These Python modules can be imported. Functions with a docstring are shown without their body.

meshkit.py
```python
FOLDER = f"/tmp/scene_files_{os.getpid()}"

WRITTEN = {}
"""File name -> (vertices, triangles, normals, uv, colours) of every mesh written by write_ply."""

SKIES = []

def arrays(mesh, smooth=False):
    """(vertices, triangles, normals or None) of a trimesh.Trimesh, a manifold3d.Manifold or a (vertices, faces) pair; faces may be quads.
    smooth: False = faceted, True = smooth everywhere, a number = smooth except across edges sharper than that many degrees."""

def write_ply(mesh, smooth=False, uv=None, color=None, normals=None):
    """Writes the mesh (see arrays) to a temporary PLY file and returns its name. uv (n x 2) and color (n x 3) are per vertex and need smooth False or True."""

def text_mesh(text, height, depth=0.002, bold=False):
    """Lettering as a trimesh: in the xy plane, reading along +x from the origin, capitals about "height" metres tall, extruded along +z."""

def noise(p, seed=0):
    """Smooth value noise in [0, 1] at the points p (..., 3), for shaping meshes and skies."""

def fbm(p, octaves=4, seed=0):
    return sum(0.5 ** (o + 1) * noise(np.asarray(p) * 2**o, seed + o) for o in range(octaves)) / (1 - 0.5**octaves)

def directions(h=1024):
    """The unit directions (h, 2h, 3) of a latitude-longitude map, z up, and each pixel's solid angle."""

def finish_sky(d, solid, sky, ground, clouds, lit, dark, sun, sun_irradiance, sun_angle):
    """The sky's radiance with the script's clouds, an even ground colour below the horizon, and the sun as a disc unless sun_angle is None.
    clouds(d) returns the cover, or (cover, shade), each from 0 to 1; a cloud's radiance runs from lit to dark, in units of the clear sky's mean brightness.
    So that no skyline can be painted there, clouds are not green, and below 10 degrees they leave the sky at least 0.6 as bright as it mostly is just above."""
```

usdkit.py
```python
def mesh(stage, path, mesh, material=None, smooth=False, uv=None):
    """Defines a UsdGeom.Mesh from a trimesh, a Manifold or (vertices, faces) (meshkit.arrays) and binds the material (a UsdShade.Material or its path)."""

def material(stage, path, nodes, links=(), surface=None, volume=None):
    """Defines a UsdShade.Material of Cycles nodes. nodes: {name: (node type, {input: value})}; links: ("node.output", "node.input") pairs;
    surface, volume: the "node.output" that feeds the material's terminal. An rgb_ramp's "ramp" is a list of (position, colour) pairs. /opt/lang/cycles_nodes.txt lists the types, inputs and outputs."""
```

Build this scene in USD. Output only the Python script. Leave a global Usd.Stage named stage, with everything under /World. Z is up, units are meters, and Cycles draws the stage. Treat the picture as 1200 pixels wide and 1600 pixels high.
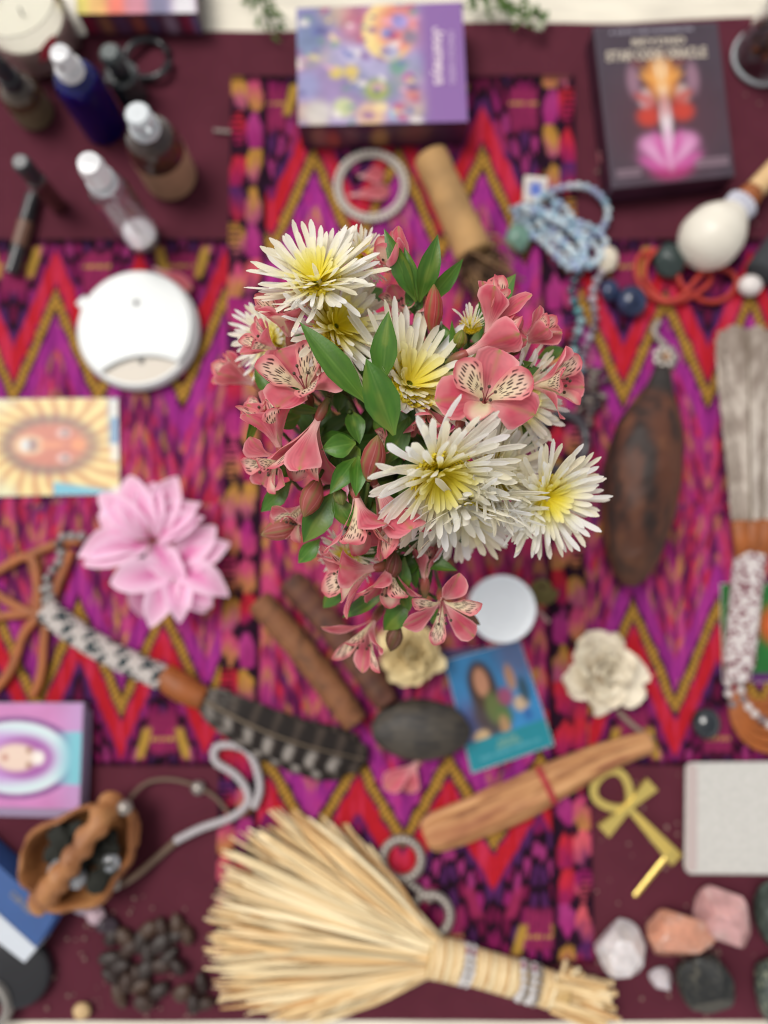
import math, numpy as np, trimesh, usdkit
from meshkit import noise, fbm, text_mesh
from pxr import Usd, UsdGeom, UsdLux, UsdShade, Gf, Sdf, Vt
from shapely.geometry import Polygon, LineString

stage = Usd.Stage.CreateInMemory()
UsdGeom.SetStageUpAxis(stage, 'Z'); UsdGeom.SetStageMetersPerUnit(stage, 1.0)
UsdGeom.Xform.Define(stage, '/World'); UsdGeom.Scope.Define(stage, '/World/Looks')

# ---------------------------------------------------------------- camera (looking straight down, tipped 5 degrees)
TILT = math.radians(5.0); CAM = np.array([0.0, -0.060, 0.690]); FPX = 1200.0
RIGHT = np.array([1.0, 0, 0]); UP = np.array([0, math.cos(TILT), math.sin(TILT)]); FWD = np.array([0, math.sin(TILT), -math.cos(TILT)])
cam = UsdGeom.Camera.Define(stage, '/World/camera')
M = Gf.Matrix4d(); back = -FWD
M.SetRow(0, Gf.Vec4d(*RIGHT, 0)); M.SetRow(1, Gf.Vec4d(*UP, 0)); M.SetRow(2, Gf.Vec4d(*back, 0)); M.SetRow(3, Gf.Vec4d(*CAM, 1))
cam.AddTransformOp().Set(M)
cam.CreateFocalLengthAttr(26.0); cam.CreateHorizontalApertureAttr(26.0); cam.CreateVerticalApertureAttr(26.0 * 4 / 3)
cam.CreateFStopAttr(2.25); cam.CreateFocusDistanceAttr(0.408); cam.CreateClippingRangeAttr(Gf.Vec2f(0.02, 100))
cam.CreateExposureAttr(0.72)

# ---------------------------------------------------------------- light: a bright overcast sky and a wide soft sun from the upper left
SUN_EL, SUN_DIR = math.radians(64), np.array([-0.80, 0.60])
sv = np.array([*(SUN_DIR / np.linalg.norm(SUN_DIR) * math.cos(SUN_EL)), math.sin(SUN_EL)])
SKY = usdkit.material(stage, '/World/Looks/sky_look', {
    'sky': ('sky_texture', {'sky_type': 'single_scattering', 'sun_disc': False, 'sun_elevation': SUN_EL, 'sun_rotation': math.atan2(sv[0], sv[1])}),
    'tc': ('texture_coordinate', {}), 'n': ('noise_texture', {'scale': 2.2, 'detail': 4.0}),
    'r': ('rgb_ramp', {'ramp': [(0.25, (0.72, 0.72, 0.72)), (0.6, (0.95, 0.95, 0.95))]}),
    'bw': ('rgb_to_bw', {}), 'cl': ('mix', {'mix_type': 'multiply', 'fac': 1.0, 'color2': (1.12, 1.09, 1.05)}),
    'm': ('mix', {'mix_type': 'mix'}), 'bg': ('background_shader', {'strength': 0.14})},
    [('tc.generated', 'n.vector'), ('n.fac', 'r.fac'), ('sky.color', 'bw.color'), ('bw.val', 'cl.color1'), ('r.color', 'm.fac'),
     ('sky.color', 'm.color1'), ('cl.color', 'm.color2'), ('m.color', 'bg.color')], surface='bg.background')
dome = UsdLux.DomeLight.Define(stage, '/World/sky'); UsdShade.MaterialBindingAPI.Apply(dome.GetPrim()).Bind(SKY)
dome.GetPrim().SetCustomDataByKey('kind', 'structure')
sun = UsdLux.DistantLight.Define(stage, '/World/sun')
sun.CreateIntensityAttr(0.44); sun.CreateAngleAttr(28.0); sun.CreateColorAttr(Gf.Vec3f(1.0, 0.965, 0.91))
sun.GetPrim().GetAttribute('inputs:normalize').Set(True) if sun.GetPrim().HasAttribute('inputs:normalize') else sun.CreateNormalizeAttr(True)
zax = sv; xax = np.cross([0, 0, 1.0], zax); xax /= np.linalg.norm(xax); yax = np.cross(zax, xax)
L4 = Gf.Matrix4d(); [L4.SetRow(i, Gf.Vec4d(*a, 0)) for i, a in enumerate((xax, yax, zax))]; L4.SetRow(3, Gf.Vec4d(0, 0, 3, 1))
sun.AddTransformOp().Set(L4)

# ---------------------------------------------------------------- helpers
def V(px, py, z=0.0):
    """the point at height z that stands where pixel (px, py) of the 1200 x 1600 picture looks"""
    d = FWD + RIGHT * ((px - 600) / FPX) - UP * ((py - 800) / FPX)
    return CAM + d * ((z - CAM[2]) / d[2])
def proj(P):
    q = np.asarray(P) - CAM; w = q @ FWD
    return 600 + FPX * (q @ RIGHT) / w, 800 - FPX * (q @ UP) / w
def S(z): return (CAM[2] - z) / FPX / math.cos(TILT)          # metres per pixel at height z
GK = 0.78                                                           # picture colours to surface colours under this light
def lin(h, k=1.0):
    h = h.lstrip('#'); c = np.array([int(h[i:i + 2], 16) / 255 for i in (0, 2, 4)])
    return np.where(c <= 0.04045, c / 12.92, ((c + 0.055) / 1.055) ** 2.4) * k * GK
def unit(v): v = np.asarray(v, float); return v / max(np.linalg.norm(v), 1e-12)
def mixc(a, b, m): m = np.clip(np.asarray(m), 0, 1)[..., None]; return a * (1 - m) + b * m
def sst(a, b, x): t = np.clip((x - a) / (b - a), 0, 1); return t * t * (3 - 2 * t)
counts = {}
def path(name, parent=None):
    base = (parent.GetPath().pathString if parent is not None else '/World') + '/'
    k = counts.get(base + name, 0); counts[base + name] = k + 1
    return base + (name if k == 0 else f'{name}_{k:03d}')
BASE = {}
def thing(name, label, cat, loc, group=None, kind=None):
    x = UsdGeom.Xform.Define(stage, path(name)); x.AddTranslateOp().Set(Gf.Vec3d(*map(float, loc)))
    BASE[x.GetPath().pathString] = np.asarray(loc, float); tag(x.GetPrim(), label, cat, group, kind)
    return x.GetPrim()
def tag(p, label=None, cat=None, group=None, kind=None):
    for k, v in (('label', label), ('category', cat), ('group', group), ('kind', kind)):
        if v: p.SetCustomDataByKey(k, v)
def base_of(prim):
    s = np.zeros(3); p = prim
    while p and p.GetPath().pathString != '/World': s = s + BASE.get(p.GetPath().pathString, 0); p = p.GetParent()
    return s
def put(parent, name, mesh, mat, col=None, smooth=True, label=None, kind=None, cat=None, group=None, base=None):
    """one Mesh prim; the mesh is given in world coordinates"""
    if hasattr(mesh, 'to_mesh'): m_ = mesh.to_mesh(); mesh = (m_.vert_properties[:, :3], m_.tri_verts)
    v, f = (np.asarray(mesh.vertices), np.asarray(mesh.faces)) if hasattr(mesh, 'vertices') else (np.asarray(mesh[0], float), np.asarray(mesh[1], int))
    p = path(name, parent); off = base_of(parent) if parent is not None else (np.array([v[:, 0].mean(), v[:, 1].mean(), v[:, 2].min()]) if base is None else np.asarray(base))
    if col is not None and smooth not in (True, False): smooth = True
    m = usdkit.mesh(stage, p, (v - off, f), mat, smooth=smooth)
    if parent is None: m.AddTranslateOp().Set(Gf.Vec3d(*map(float, off))); BASE[p] = off
    if col is not None:
        col = np.broadcast_to(np.asarray(col, np.float32), (len(v), 3))
        UsdGeom.PrimvarsAPI(m).CreatePrimvar('col', Sdf.ValueTypeNames.Color3fArray, 'vertex').Set(Vt.Vec3fArray.FromNumpy(np.ascontiguousarray(col, dtype=np.float32)))
    tag(m.GetPrim(), label, cat, group, kind)
    return m.GetPrim()
def cat_(ms):
    vs, fs, n = [], [], 0
    for m in ms:
        v, f = (m.vertices, m.faces) if hasattr(m, 'vertices') else m
        vs.append(np.asarray(v)); fs.append(np.asarray(f) + n); n += len(v)
    return np.vstack(vs), np.vstack(fs)
def grid_faces(nu, nv, closed=False):
    i, j = np.meshgrid(np.arange(nu - 1), np.arange(nv if closed else nv - 1), indexing='ij'); j2 = (j + 1) % nv
    a, b, c, d = i * nv + j, (i + 1) * nv + j, (i + 1) * nv + j2, i * nv + j2
    return np.vstack([np.stack([a, b, c], -1).reshape(-1, 3), np.stack([a, c, d], -1).reshape(-1, 3)])
def sheet(P): return P.reshape(-1, 3), grid_faces(P.shape[0], P.shape[1])
def tube(pts, r, n=8, cap=True, flat=1.0, up=(0, 0, 1)):
    pts = np.asarray(pts, float); r = np.broadcast_to(np.asarray(r, float), (len(pts),))
    t = np.gradient(pts, axis=0); t /= np.maximum(np.linalg.norm(t, axis=1, keepdims=True), 1e-12)
    u = np.cross(t[0], up); u = unit(u) if np.linalg.norm(u) > 1e-3 else unit(np.cross(t[0], [0.3, 1, 0.1]))
    rings = []
    for k in range(len(pts)):
        u = unit(u - t[k] * (u @ t[k])); w = np.cross(t[k], u); a = np.arange(n) / n * 2 * math.pi
        rings.append(pts[k] + r[k] * (np.cos(a)[:, None] * u + flat * np.sin(a)[:, None] * w))
    v = np.vstack(rings); f = grid_faces(len(pts), n, True)[:, ::-1]
    if cap:
        m = len(v); v = np.vstack([v, pts[:1], pts[-1:]]); j = np.arange(n); e = (len(pts) - 1) * n
        f = np.vstack([f, np.stack([np.full(n, m), j, (j + 1) % n], 1)[:, ::-1] * 1, np.stack([np.full(n, m + 1), e + (j + 1) % n, e + j], 1)[:, ::-1] * 1])
    return v, f
def spl(pts, n=40, closed=False):
    from scipy.interpolate import CubicSpline
    pts = np.asarray(pts, float)
    if closed: pts = np.vstack([pts, pts[:1]])
    s = np.concatenate([[0], np.cumsum(np.linalg.norm(np.diff(pts, axis=0), axis=1))])
    return CubicSpline(s, pts, bc_type='periodic' if closed else 'natural')(np.linspace(0, s[-1], n))
def soft(pts, n):
    """a rounded path that never swings wider than its points"""
    pts = np.asarray(pts, float); s = np.concatenate([[0], np.cumsum(np.linalg.norm(np.diff(pts, axis=0), axis=1))]); q = np.stack([np.interp(np.linspace(0, s[-1], 81), s, pts[:, k]) for k in range(3)], 1)
    w = np.pad(q, ((9, 9), (0, 0)), 'reflect', reflect_type='odd'); q = np.stack([np.convolve(w[:, k], np.ones(19) / 19, 'valid') for k in range(3)], 1); q[0] = pts[0]; return q[np.linspace(0, 80, n).astype(int)]
def pp(pts, z=None): return np.array([V(p[0], p[1], p[2] if len(p) > 2 else z) for p in pts])
def lathe(prof, n=40, loc=(0, 0, 0), axis=(0, 0, 1)):
    prof = np.asarray(prof, float); a = np.arange(n) / n * 2 * math.pi
    v = np.stack([np.outer(prof[:, 0], np.cos(a)), np.outer(prof[:, 0], np.sin(a)), np.repeat(prof[:, 1:2], n, 1)], -1).reshape(-1, 3)
    v = v @ frame(axis).T + np.asarray(loc)
    return v, grid_faces(len(prof), n, True)[:, ::-1]
def frame(axis, roll=0.0, ref=(0, 1, 0)):
    z = unit(axis); y = np.asarray(ref, float) - z * (np.dot(ref, z)); y = unit(y) if np.linalg.norm(y) > 1e-3 else unit(np.cross(z, [1, 0, 0])); x = np.cross(y, z)
    c, s = math.cos(roll), math.sin(roll)
    return np.stack([x * c + y * s, -x * s + y * c, z], 1)
def rbox(w, d, h, r=0.002, sub=1):
    s = trimesh.creation.icosphere(sub, r).vertices
    p = np.vstack([s + np.array([sx * (w / 2 - r), sy * (d / 2 - r), r if sz < 0 else h - r]) for sx in (-1, 1) for sy in (-1, 1) for sz in (-1, 1)])
    m = trimesh.convex.convex_hull(p); return np.asarray(m.vertices), np.asarray(m.faces)
def xf(mesh, loc, ang=0.0, R=None):
    v, f = (mesh.vertices, mesh.faces) if hasattr(mesh, 'vertices') else mesh
    R = R if R is not None else np.array([[math.cos(ang), -math.sin(ang), 0], [math.sin(ang), math.cos(ang), 0], [0, 0, 1.0]])
    return np.asarray(v) @ R.T + np.asarray(loc), f
def ball(c, r, sub=2, squash=(1, 1, 1)):
    m = trimesh.creation.icosphere(sub, 1.0); return np.asarray(m.vertices) * np.asarray(squash) * r + np.asarray(c), np.asarray(m.faces)
def rock(c, rad, seed, rough=0.3, sub=4, cuts=0, ang=0.0):
    rg = np.random.default_rng(seed); m = trimesh.creation.icosphere(sub, 1.0); v = np.asarray(m.vertices).copy()
    v *= (1 + rough * (fbm(v * 1.6 + seed * 7.3, 4, seed) - 0.5))[:, None] * 1.0
    for k in range(cuts):
        n = unit(rg.normal(size=3)); d = v @ n; lim = rg.uniform(0.62, 0.82); v -= np.outer(np.maximum(d - lim, 0), n)
    v = v * np.asarray(rad); v[:, 2] -= v[:, 2].min()
    return xf((v, m.faces), c, ang)
def prism(poly, z0, z1):
    m = trimesh.creation.extrude_polygon(poly, z1 - z0, engine='earcut'); m.apply_translation([0, 0, z0]); return m
def pxpoly(pts, z): return Polygon([V(x, y, z)[:2] for x, y in pts])
def qbox(c, z0, z1, shrink=1.0):
    """a box from the four picture corners (TL, TR, BR, BL) of its top face"""
    t = np.array([V(x, y, z1) for x, y in c]); b = t.copy(); b[:, 2] = z0
    v = np.vstack([t, b]); f = [[0, 3, 2], [0, 2, 1]]
    for k in range(4): j = (k + 1) % 4; f += [[k, j, 4 + j], [k, 4 + j, 4 + k]]
    f += [[4, 5, 6], [4, 6, 7]]
    v = v[np.asarray(f)].reshape(-1, 3); return v, np.arange(len(v)).reshape(-1, 3)[:, ::-1] * 1
def printed(c, z, fn, n=120, m=120, inset=0.0):
    """a printed face as a fine grid; fn(s, t) gives its colours, s to the right and t down"""
    q = np.array([V(x, y, z) for x, y in c]); s, t = np.meshgrid(np.linspace(inset, 1 - inset, n), np.linspace(inset, 1 - inset, m), indexing='ij')
    P = q[0] * ((1 - s) * (1 - t))[..., None] + q[1] * (s * (1 - t))[..., None] + q[2] * (s * t)[..., None] + q[3] * ((1 - s) * t)[..., None]
    return sheet(P[:, ::-1]), np.ascontiguousarray((np.maximum(fn(s, t), 0) ** 1.18 * .88)[:, ::-1]).reshape(-1, 3)
def blob(s, t, cx, cy, rx, ry, soft=0.3, rot=0.0):
    dx, dy = s - cx, t - cy; c, si = math.cos(rot), math.sin(rot); r = np.hypot((dx * c + dy * si) / rx, (-dx * si + dy * c) / ry)
    return 1 - sst(1 - soft, 1 + soft, r)

# ---------------------------------------------------------------- materials
def mat(name, base=None, rough=0.5, spec=0.5, trans=0.0, bump=0.0, bscale=400.0, var=0.0, vscale=60.0, metal=0.0, sub=0.0, coat=0.0, stretch=(1, 1, 1), sheen=0.0, ramp=None, detail=4.0):
    n, l = {'p': ('principled_bsdf', {'roughness': rough, 'specular_ior_level': spec, 'metallic': metal, 'coat_weight': coat, 'sheen_weight': sheen})}, []
    n['tc'] = ('texture_coordinate', {}); n['mp'] = ('mapping', {'scale': stretch}); l.append(('tc.object', 'mp.vector'))
    if base is None: n['a'] = ('attribute', {'attribute': 'col'}); src = 'a.color'
    elif ramp is not None:
        n['rn'] = ('noise_texture', {'scale': vscale, 'detail': detail}); n['rr'] = ('rgb_ramp', {'ramp': ramp}); l += [('mp.vector', 'rn.vector'), ('rn.fac', 'rr.fac')]; src = 'rr.color'
    else: n['c'] = ('mix', {'mix_type': 'mix', 'fac': 0.0, 'color1': tuple(base), 'color2': tuple(base)}); src = 'c.color'
    if var:
        n['vn'] = ('noise_texture', {'scale': vscale, 'detail': detail}); n['vr'] = ('rgb_ramp', {'ramp': [(0.3, (1 - var,) * 3), (0.7, (1 + var * 0.6,) * 3)]}); n['vm'] = ('mix', {'mix_type': 'multiply', 'fac': 1.0})
        l += [('mp.vector', 'vn.vector'), ('vn.fac', 'vr.fac'), (src, 'vm.color1'), ('vr.color', 'vm.color2')]; src = 'vm.color'
    l.append((src, 'p.base_color'))
    if sub: n['p'][1].update({'subsurface_weight': sub, 'subsurface_scale': 0.004, 'subsurface_radius': (1, 0.7, 0.5)})
    if bump:
        n['bn'] = ('noise_texture', {'scale': bscale, 'detail': 5.0}); n['b'] = ('bump', {'strength': bump, 'distance': 0.001}); l += [('mp.vector', 'bn.vector'), ('bn.fac', 'b.height'), ('b.normal', 'p.normal')]
    out = 'p.BSDF'
    if trans:
        n['t'] = ('translucent_bsdf', {}); n['mx'] = ('mix_closure', {'fac': trans}); l += [(src, 't.color'), ('p.BSDF', 'mx.closure1'), ('t.BSDF', 'mx.closure2')]; out = 'mx.closure'
    return usdkit.material(stage, '/World/Looks/' + name, n, l, surface=out)
def glass(name, color, rough=0.05):
    return usdkit.material(stage, '/World/Looks/' + name, {'p': ('principled_bsdf', {'base_color': tuple(color), 'roughness': rough, 'transmission_weight': 1.0, 'ior': 1.45})}, [], surface='p.BSDF')
petal_m = mat('petal_look', None, rough=0.55, spec=0.3, trans=0.46, bump=0.10, bscale=900, stretch=(1, 1, 1))
thick_m = mat('thick_petal_look', None, rough=0.6, spec=0.25, trans=0.08, bump=0.2, bscale=500)
leaf_m = mat('leaf_look', None, rough=0.42, spec=0.45, trans=0.26, bump=0.15, bscale=700)
print_m = mat('printed_card_look', None, rough=0.35, spec=0.4)
matte_m = mat('coloured_matte_look', None, rough=0.75, spec=0.25, var=0.15, vscale=120, bump=0.3, bscale=500)
gloss_m = mat('coloured_gloss_look', None, rough=0.18, spec=0.5)
feather_m = mat('feather_look', None, rough=0.7, spec=0.2, bump=0.3, bscale=900)
cloth_m = mat('runner_cloth_look', None, rough=0.9, spec=0.1, bump=0.5, bscale=1500, var=0.12, vscale=300, sheen=0.0)

# ---------------------------------------------------------------- the table and its cloths
def wrinkle(x, y):
    p = np.stack([np.asarray(x) * 7, np.asarray(y) * 7, np.zeros_like(np.asarray(x, float))], -1)
    q = np.stack([np.asarray(x) * 26, np.asarray(y) * 9, np.ones_like(np.asarray(x, float))], -1)
    return 0.0045 * (fbm(p, 3, 5) - 0.5) + 0.0012 * (fbm(q, 2, 9) - 0.5)
RUN_X0, RUN_X1 = V(350, 800)[0], V(911, 800)[0]
def ground(px, py):
    p = V(px, py, 0.0); g = wrinkle(p[0], p[1])
    on_v = 118 < py < 1505 and RUN_X0 < p[0] < RUN_X1; on_h = 372 < py < 1196
    return float(g + 0.0012 + 0.0012 * on_v + 0.0012 * on_h)
def G(px, py, dz=0.0): return V(px, py, ground(px, py) + dz)
wood_top = mat('table_top_look', (0.62, 0.57, 0.47), rough=0.6, var=0.18, vscale=14, bump=0.2, bscale=120, stretch=(1, 6, 1))
tb = thing('table', 'pale cream table top showing past the edge of the maroon cloth', 'table', (0, 0, -0.045))
for k in range(-4, 5):
    v, f = rbox(0.98, 0.176, 0.034, 0.0025); v = v + np.array([0, 0.1785 * k, -0.038 - 0.0015]); put(tb, 'plank', (v, f), wood_top)
for sx in (-1, 1):
    for sy in (-1, 1): v, f = rbox(.07, .07, .655, .004); put(tb, 'leg', (v + np.array([sx * .43, sy * .74, -.70]), f), wood_top)
    v, f = rbox(.03, 1.48, .05, .002); put(tb, 'rail', (v + np.array([sx * .43, 0, -.0885]), f), wood_top)
gv = np.array([[-12, -12, -.70], [12, -12, -.70], [12, 12, -.70], [-12, 12, -.70]], float); put(None, 'ground', (gv, np.array([[0, 1, 2], [0, 2, 3]])), mat('ground_look', lin('#b0a698'), rough=.9, var=.3, vscale=3, bump=.4, bscale=40), smooth=False, label='pale stone ground under the table', cat='ground', kind='structure')
def cloth_sheet(name, x0, x1, y0, y1, step, z, colfn, mt, label, cat, edge=None):
    xs, ys = np.arange(x0, x1 + step / 2, step), np.arange(y0, y1 + step / 2, step)
    X, Y = np.meshgrid(xs, ys, indexing='ij')
    if edge is not None: Y = Y + edge(X, Y)
    P = np.stack([X, Y, wrinkle(X, Y) + z], -1); v, f = sheet(P)
    col = colfn(v) if colfn else None
    # a hem turned down along the rim
    n, m = P.shape[:2]; rim = np.concatenate([np.arange(m), np.arange(1, n) * m + m - 1, (n - 1) * m + np.arange(m - 2, -1, -1), np.arange(n - 2, 0, -1) * m])
    k0 = len(v); low = v[rim] + np.array([0, 0, -0.0011]); v = np.vstack([v, low]); j = np.arange(len(rim)); j2 = (j + 1) % len(rim)
    f = np.vstack([f, np.stack([rim[j], k0 + j2, k0 + j], 1), np.stack([rim[j], rim[j2], k0 + j2], 1)])
    if col is not None: col = np.vstack([col, col[rim]])
    return put(None, name, (v, f), mt, col, True, label, None, cat)
maroon = mat('maroon_cloth_look', lin('#562733', 1.1), rough=0.92, spec=0.08, var=0.14, vscale=25, bump=0.4, bscale=1400)
mt0, mt1 = V(600, 46)[1], V(600, 1595)[1]
cloth_sheet('maroon_cloth', -0.47, 0.47, mt1, mt0, 0.005, 0.0, None, maroon, 'plain dark maroon cloth spread under the patterned runners', 'tablecloth',
            edge=lambda X, Y: (X * 0.026 + 0.002 * np.sin(X * 21)) * sst(0.0, 0.3, Y))

PAL = [lin(c, 1.0) for c in ('#a82a78', '#cc4878', '#cc2c3c', '#5c2864', '#c48e40', '#b43c84', '#e0606c', '#921f60', '#2a1030', '#7c1a4a')]
PALA = np.array(PAL)
DARK, RED, MUST, MAG, PURP = lin('#1e0a1a'), lin('#bd1f2c', .95), lin('#b98a3c'), lin('#8c2468'), lin('#5a2464')
def h2(i, j, s=0): return ((np.sin(i * 12.9898 + j * 78.233 + s * 37.719) * 43758.5453) % 1.0)
def lozenges(a, b, w, h, seed, fill=0.9, skew=0.0, palette=(0, 1, 2, 3, 4, 5, 6, 7)):
    """rows of ikat lozenges: index colours and a mask"""
    a = a + skew * b; j = np.floor(b / h); off = (j % 2) * 0.5; i = np.floor(a / w + off)
    u = (a / w + off) - i - 0.5; t = b / h - j - 0.5
    m = np.abs(u) * 2 + np.abs(t) * 1.6; pick = (h2(i, j, seed) * len(palette)).astype(int) % len(palette)
    return PALA[np.array(palette)[pick]], 1 - sst(fill - 0.22, fill + 0.10, m)
def runner(px, py, d, dp, amp, P, phase, seed, inner_rows):
    Z = np.zeros_like(px)
    wob = fbm(np.stack([px / 30, py / 30, Z + seed], -1), 3, seed) - 0.5
    jag = noise(np.stack([px / 3.2, py / 34, Z + seed + 3.0], -1), 3) - 0.5
    tri = np.abs(((px - phase) / P + 0.5) % 1 - 0.5) * 2; a = px - phase; al = np.abs(a - P * np.round(a / P))
    t = d - (dp + amp * tri) + wob * 12 + jag * 9
    # field outside the zigzag: dark, with lozenges in rows along its legs
    c1, m1 = lozenges(al * 1.0 + 7, t + jag * 8, 15, 37, seed, .92, 0.16, (7, 3, 5, 0, 9, 3, 3, 7)); col = mixc(np.broadcast_to(DARK, px.shape + (3,)), c1 * 0.72, m1)
    cx_ = P / 2 - al; tas = (1 - sst(18, 25, cx_ + jag * 6)) * sst(16, 26, d + jag * 10) * (1 - sst(74, 92, d + jag * 10)); col = mixc(col, lin('#9c2c5c', 0.9), tas); col = mixc(col, lin('#5c1c44', .8), tas * (np.abs(np.sin(px * .5)) > .75) * .6)
    col = mixc(col, lin('#c9a24e', 0.9), tas * (np.abs(d - 42) < 3) * (np.sin(px * 0.9) > -0.2))
    sl = cx_ - 31 + (d - 35) * .28; yl = (1 - sst(5, 9, np.abs(sl) + jag * 3)) * sst(8, 16, d) * (1 - sst(54, 64, d)) * (((np.floor((px - phase) / P) + seed) % 2) < 1); col = mixc(col, lin('#bd9440', 0.9), yl)
    sl2 = cx_ - 40 + (d - 90) * .34; col = mixc(col, lin('#a02c58'), (1 - sst(6, 10, np.abs(sl2) + jag * 3)) * sst(66, 76, d) * (1 - sst(112, 124, d)) * .8)
    # field inside it: streaky magenta with rows of small lozenges
    st = fbm(np.stack([px / 6, py / 70, Z], -1), 3, seed + 8); deepk = sst(40, 190, t)
    body = mixc(mixc(np.broadcast_to(lin('#9c2c7e', 1.05), px.shape + (3,)), lin('#9c2e5c', 1.05), deepk), lin('#481340'), sst(0.49, 0.62, st) * .9); body = mixc(body, lin('#c44c80', 1.05), (1 - sst(.28, .42, st)) * .75)
    c3, m3 = lozenges(a, t + jag * 14, 44, 84, seed + 5, .72, 0.12, (1, 7, 0, 1, 9, 3)); body = mixc(body, c3, m3 * 0.65 * (.3 + .7 * deepk))
    c2, m2 = lozenges(a + 6, t + jag * 8, 22, 33, seed + 1, .62, 0.0, (1, 2, 8, 4, 3, 2, 8, 9)); keep = h2(np.floor((a + 6) / 22), np.floor(t / 33), seed + 9) < .62; body = mixc(body, c2, m2 * 0.9 * keep); rw = ((t + 8) / 58) % 1; ka = np.floor(al / 15); body = mixc(body, PALA[np.where(ka % 2 == 0, 4, 2)], (1 - sst(.13, .2, np.abs(rw - .5))) * (1 - sst(.28, .42, np.abs(al / 15 - ka - .5))) * sst(60, 90, t) * .5)
    col = mixc(col, body, sst(8, 14, t)); col = mixc(col, lin('#a02e8e', 1.05), sst(24, 30, t) * (1 - sst(60, 84, t)) * 0.6)
    # bands along the zigzag
    col = mixc(col, PURP, sst(-92, -84, t) * (1 - sst(-80, -74, t)) * .8)
    rd = sst(-82, -74, t) * (1 - sst(-27, -22, t)); col = mixc(col, mixc(np.broadcast_to(RED, col.shape), lin('#d8406a'), sst(.5, .7, st) * .45), rd)
    col = mixc(col, DARK * .6, sst(-25, -20, t) * (1 - sst(21, 26, t))); col = mixc(col, lin('#7c2c6c'), sst(-26, -23, t) * (1 - sst(-21, -18, t)) * .6)
    dots = 0.5 + 0.5 * np.sin((np.sign(np.sin(math.pi * (px - phase) / P * 2)) * a + d) * 0.55)
    return mixc(col, MUST[None] * (0.42 + 0.75 * dots[..., None]), sst(-16, -12, t) * (1 - sst(12, 16, t)))
def runner_h(v):
    px, py = proj(v); left = px < 600; top = py < 786
    d = np.minimum(py - 374, 1197 - py); ph = np.where(top, np.where(left, 87, 1040), np.where(left, 57, 1055))
    return runner(px, py, d, 92.0, 155.0, 132.0, ph, 3, 4) * np.where((d < 9)[:, None], 0.25, 0.92)
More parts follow.
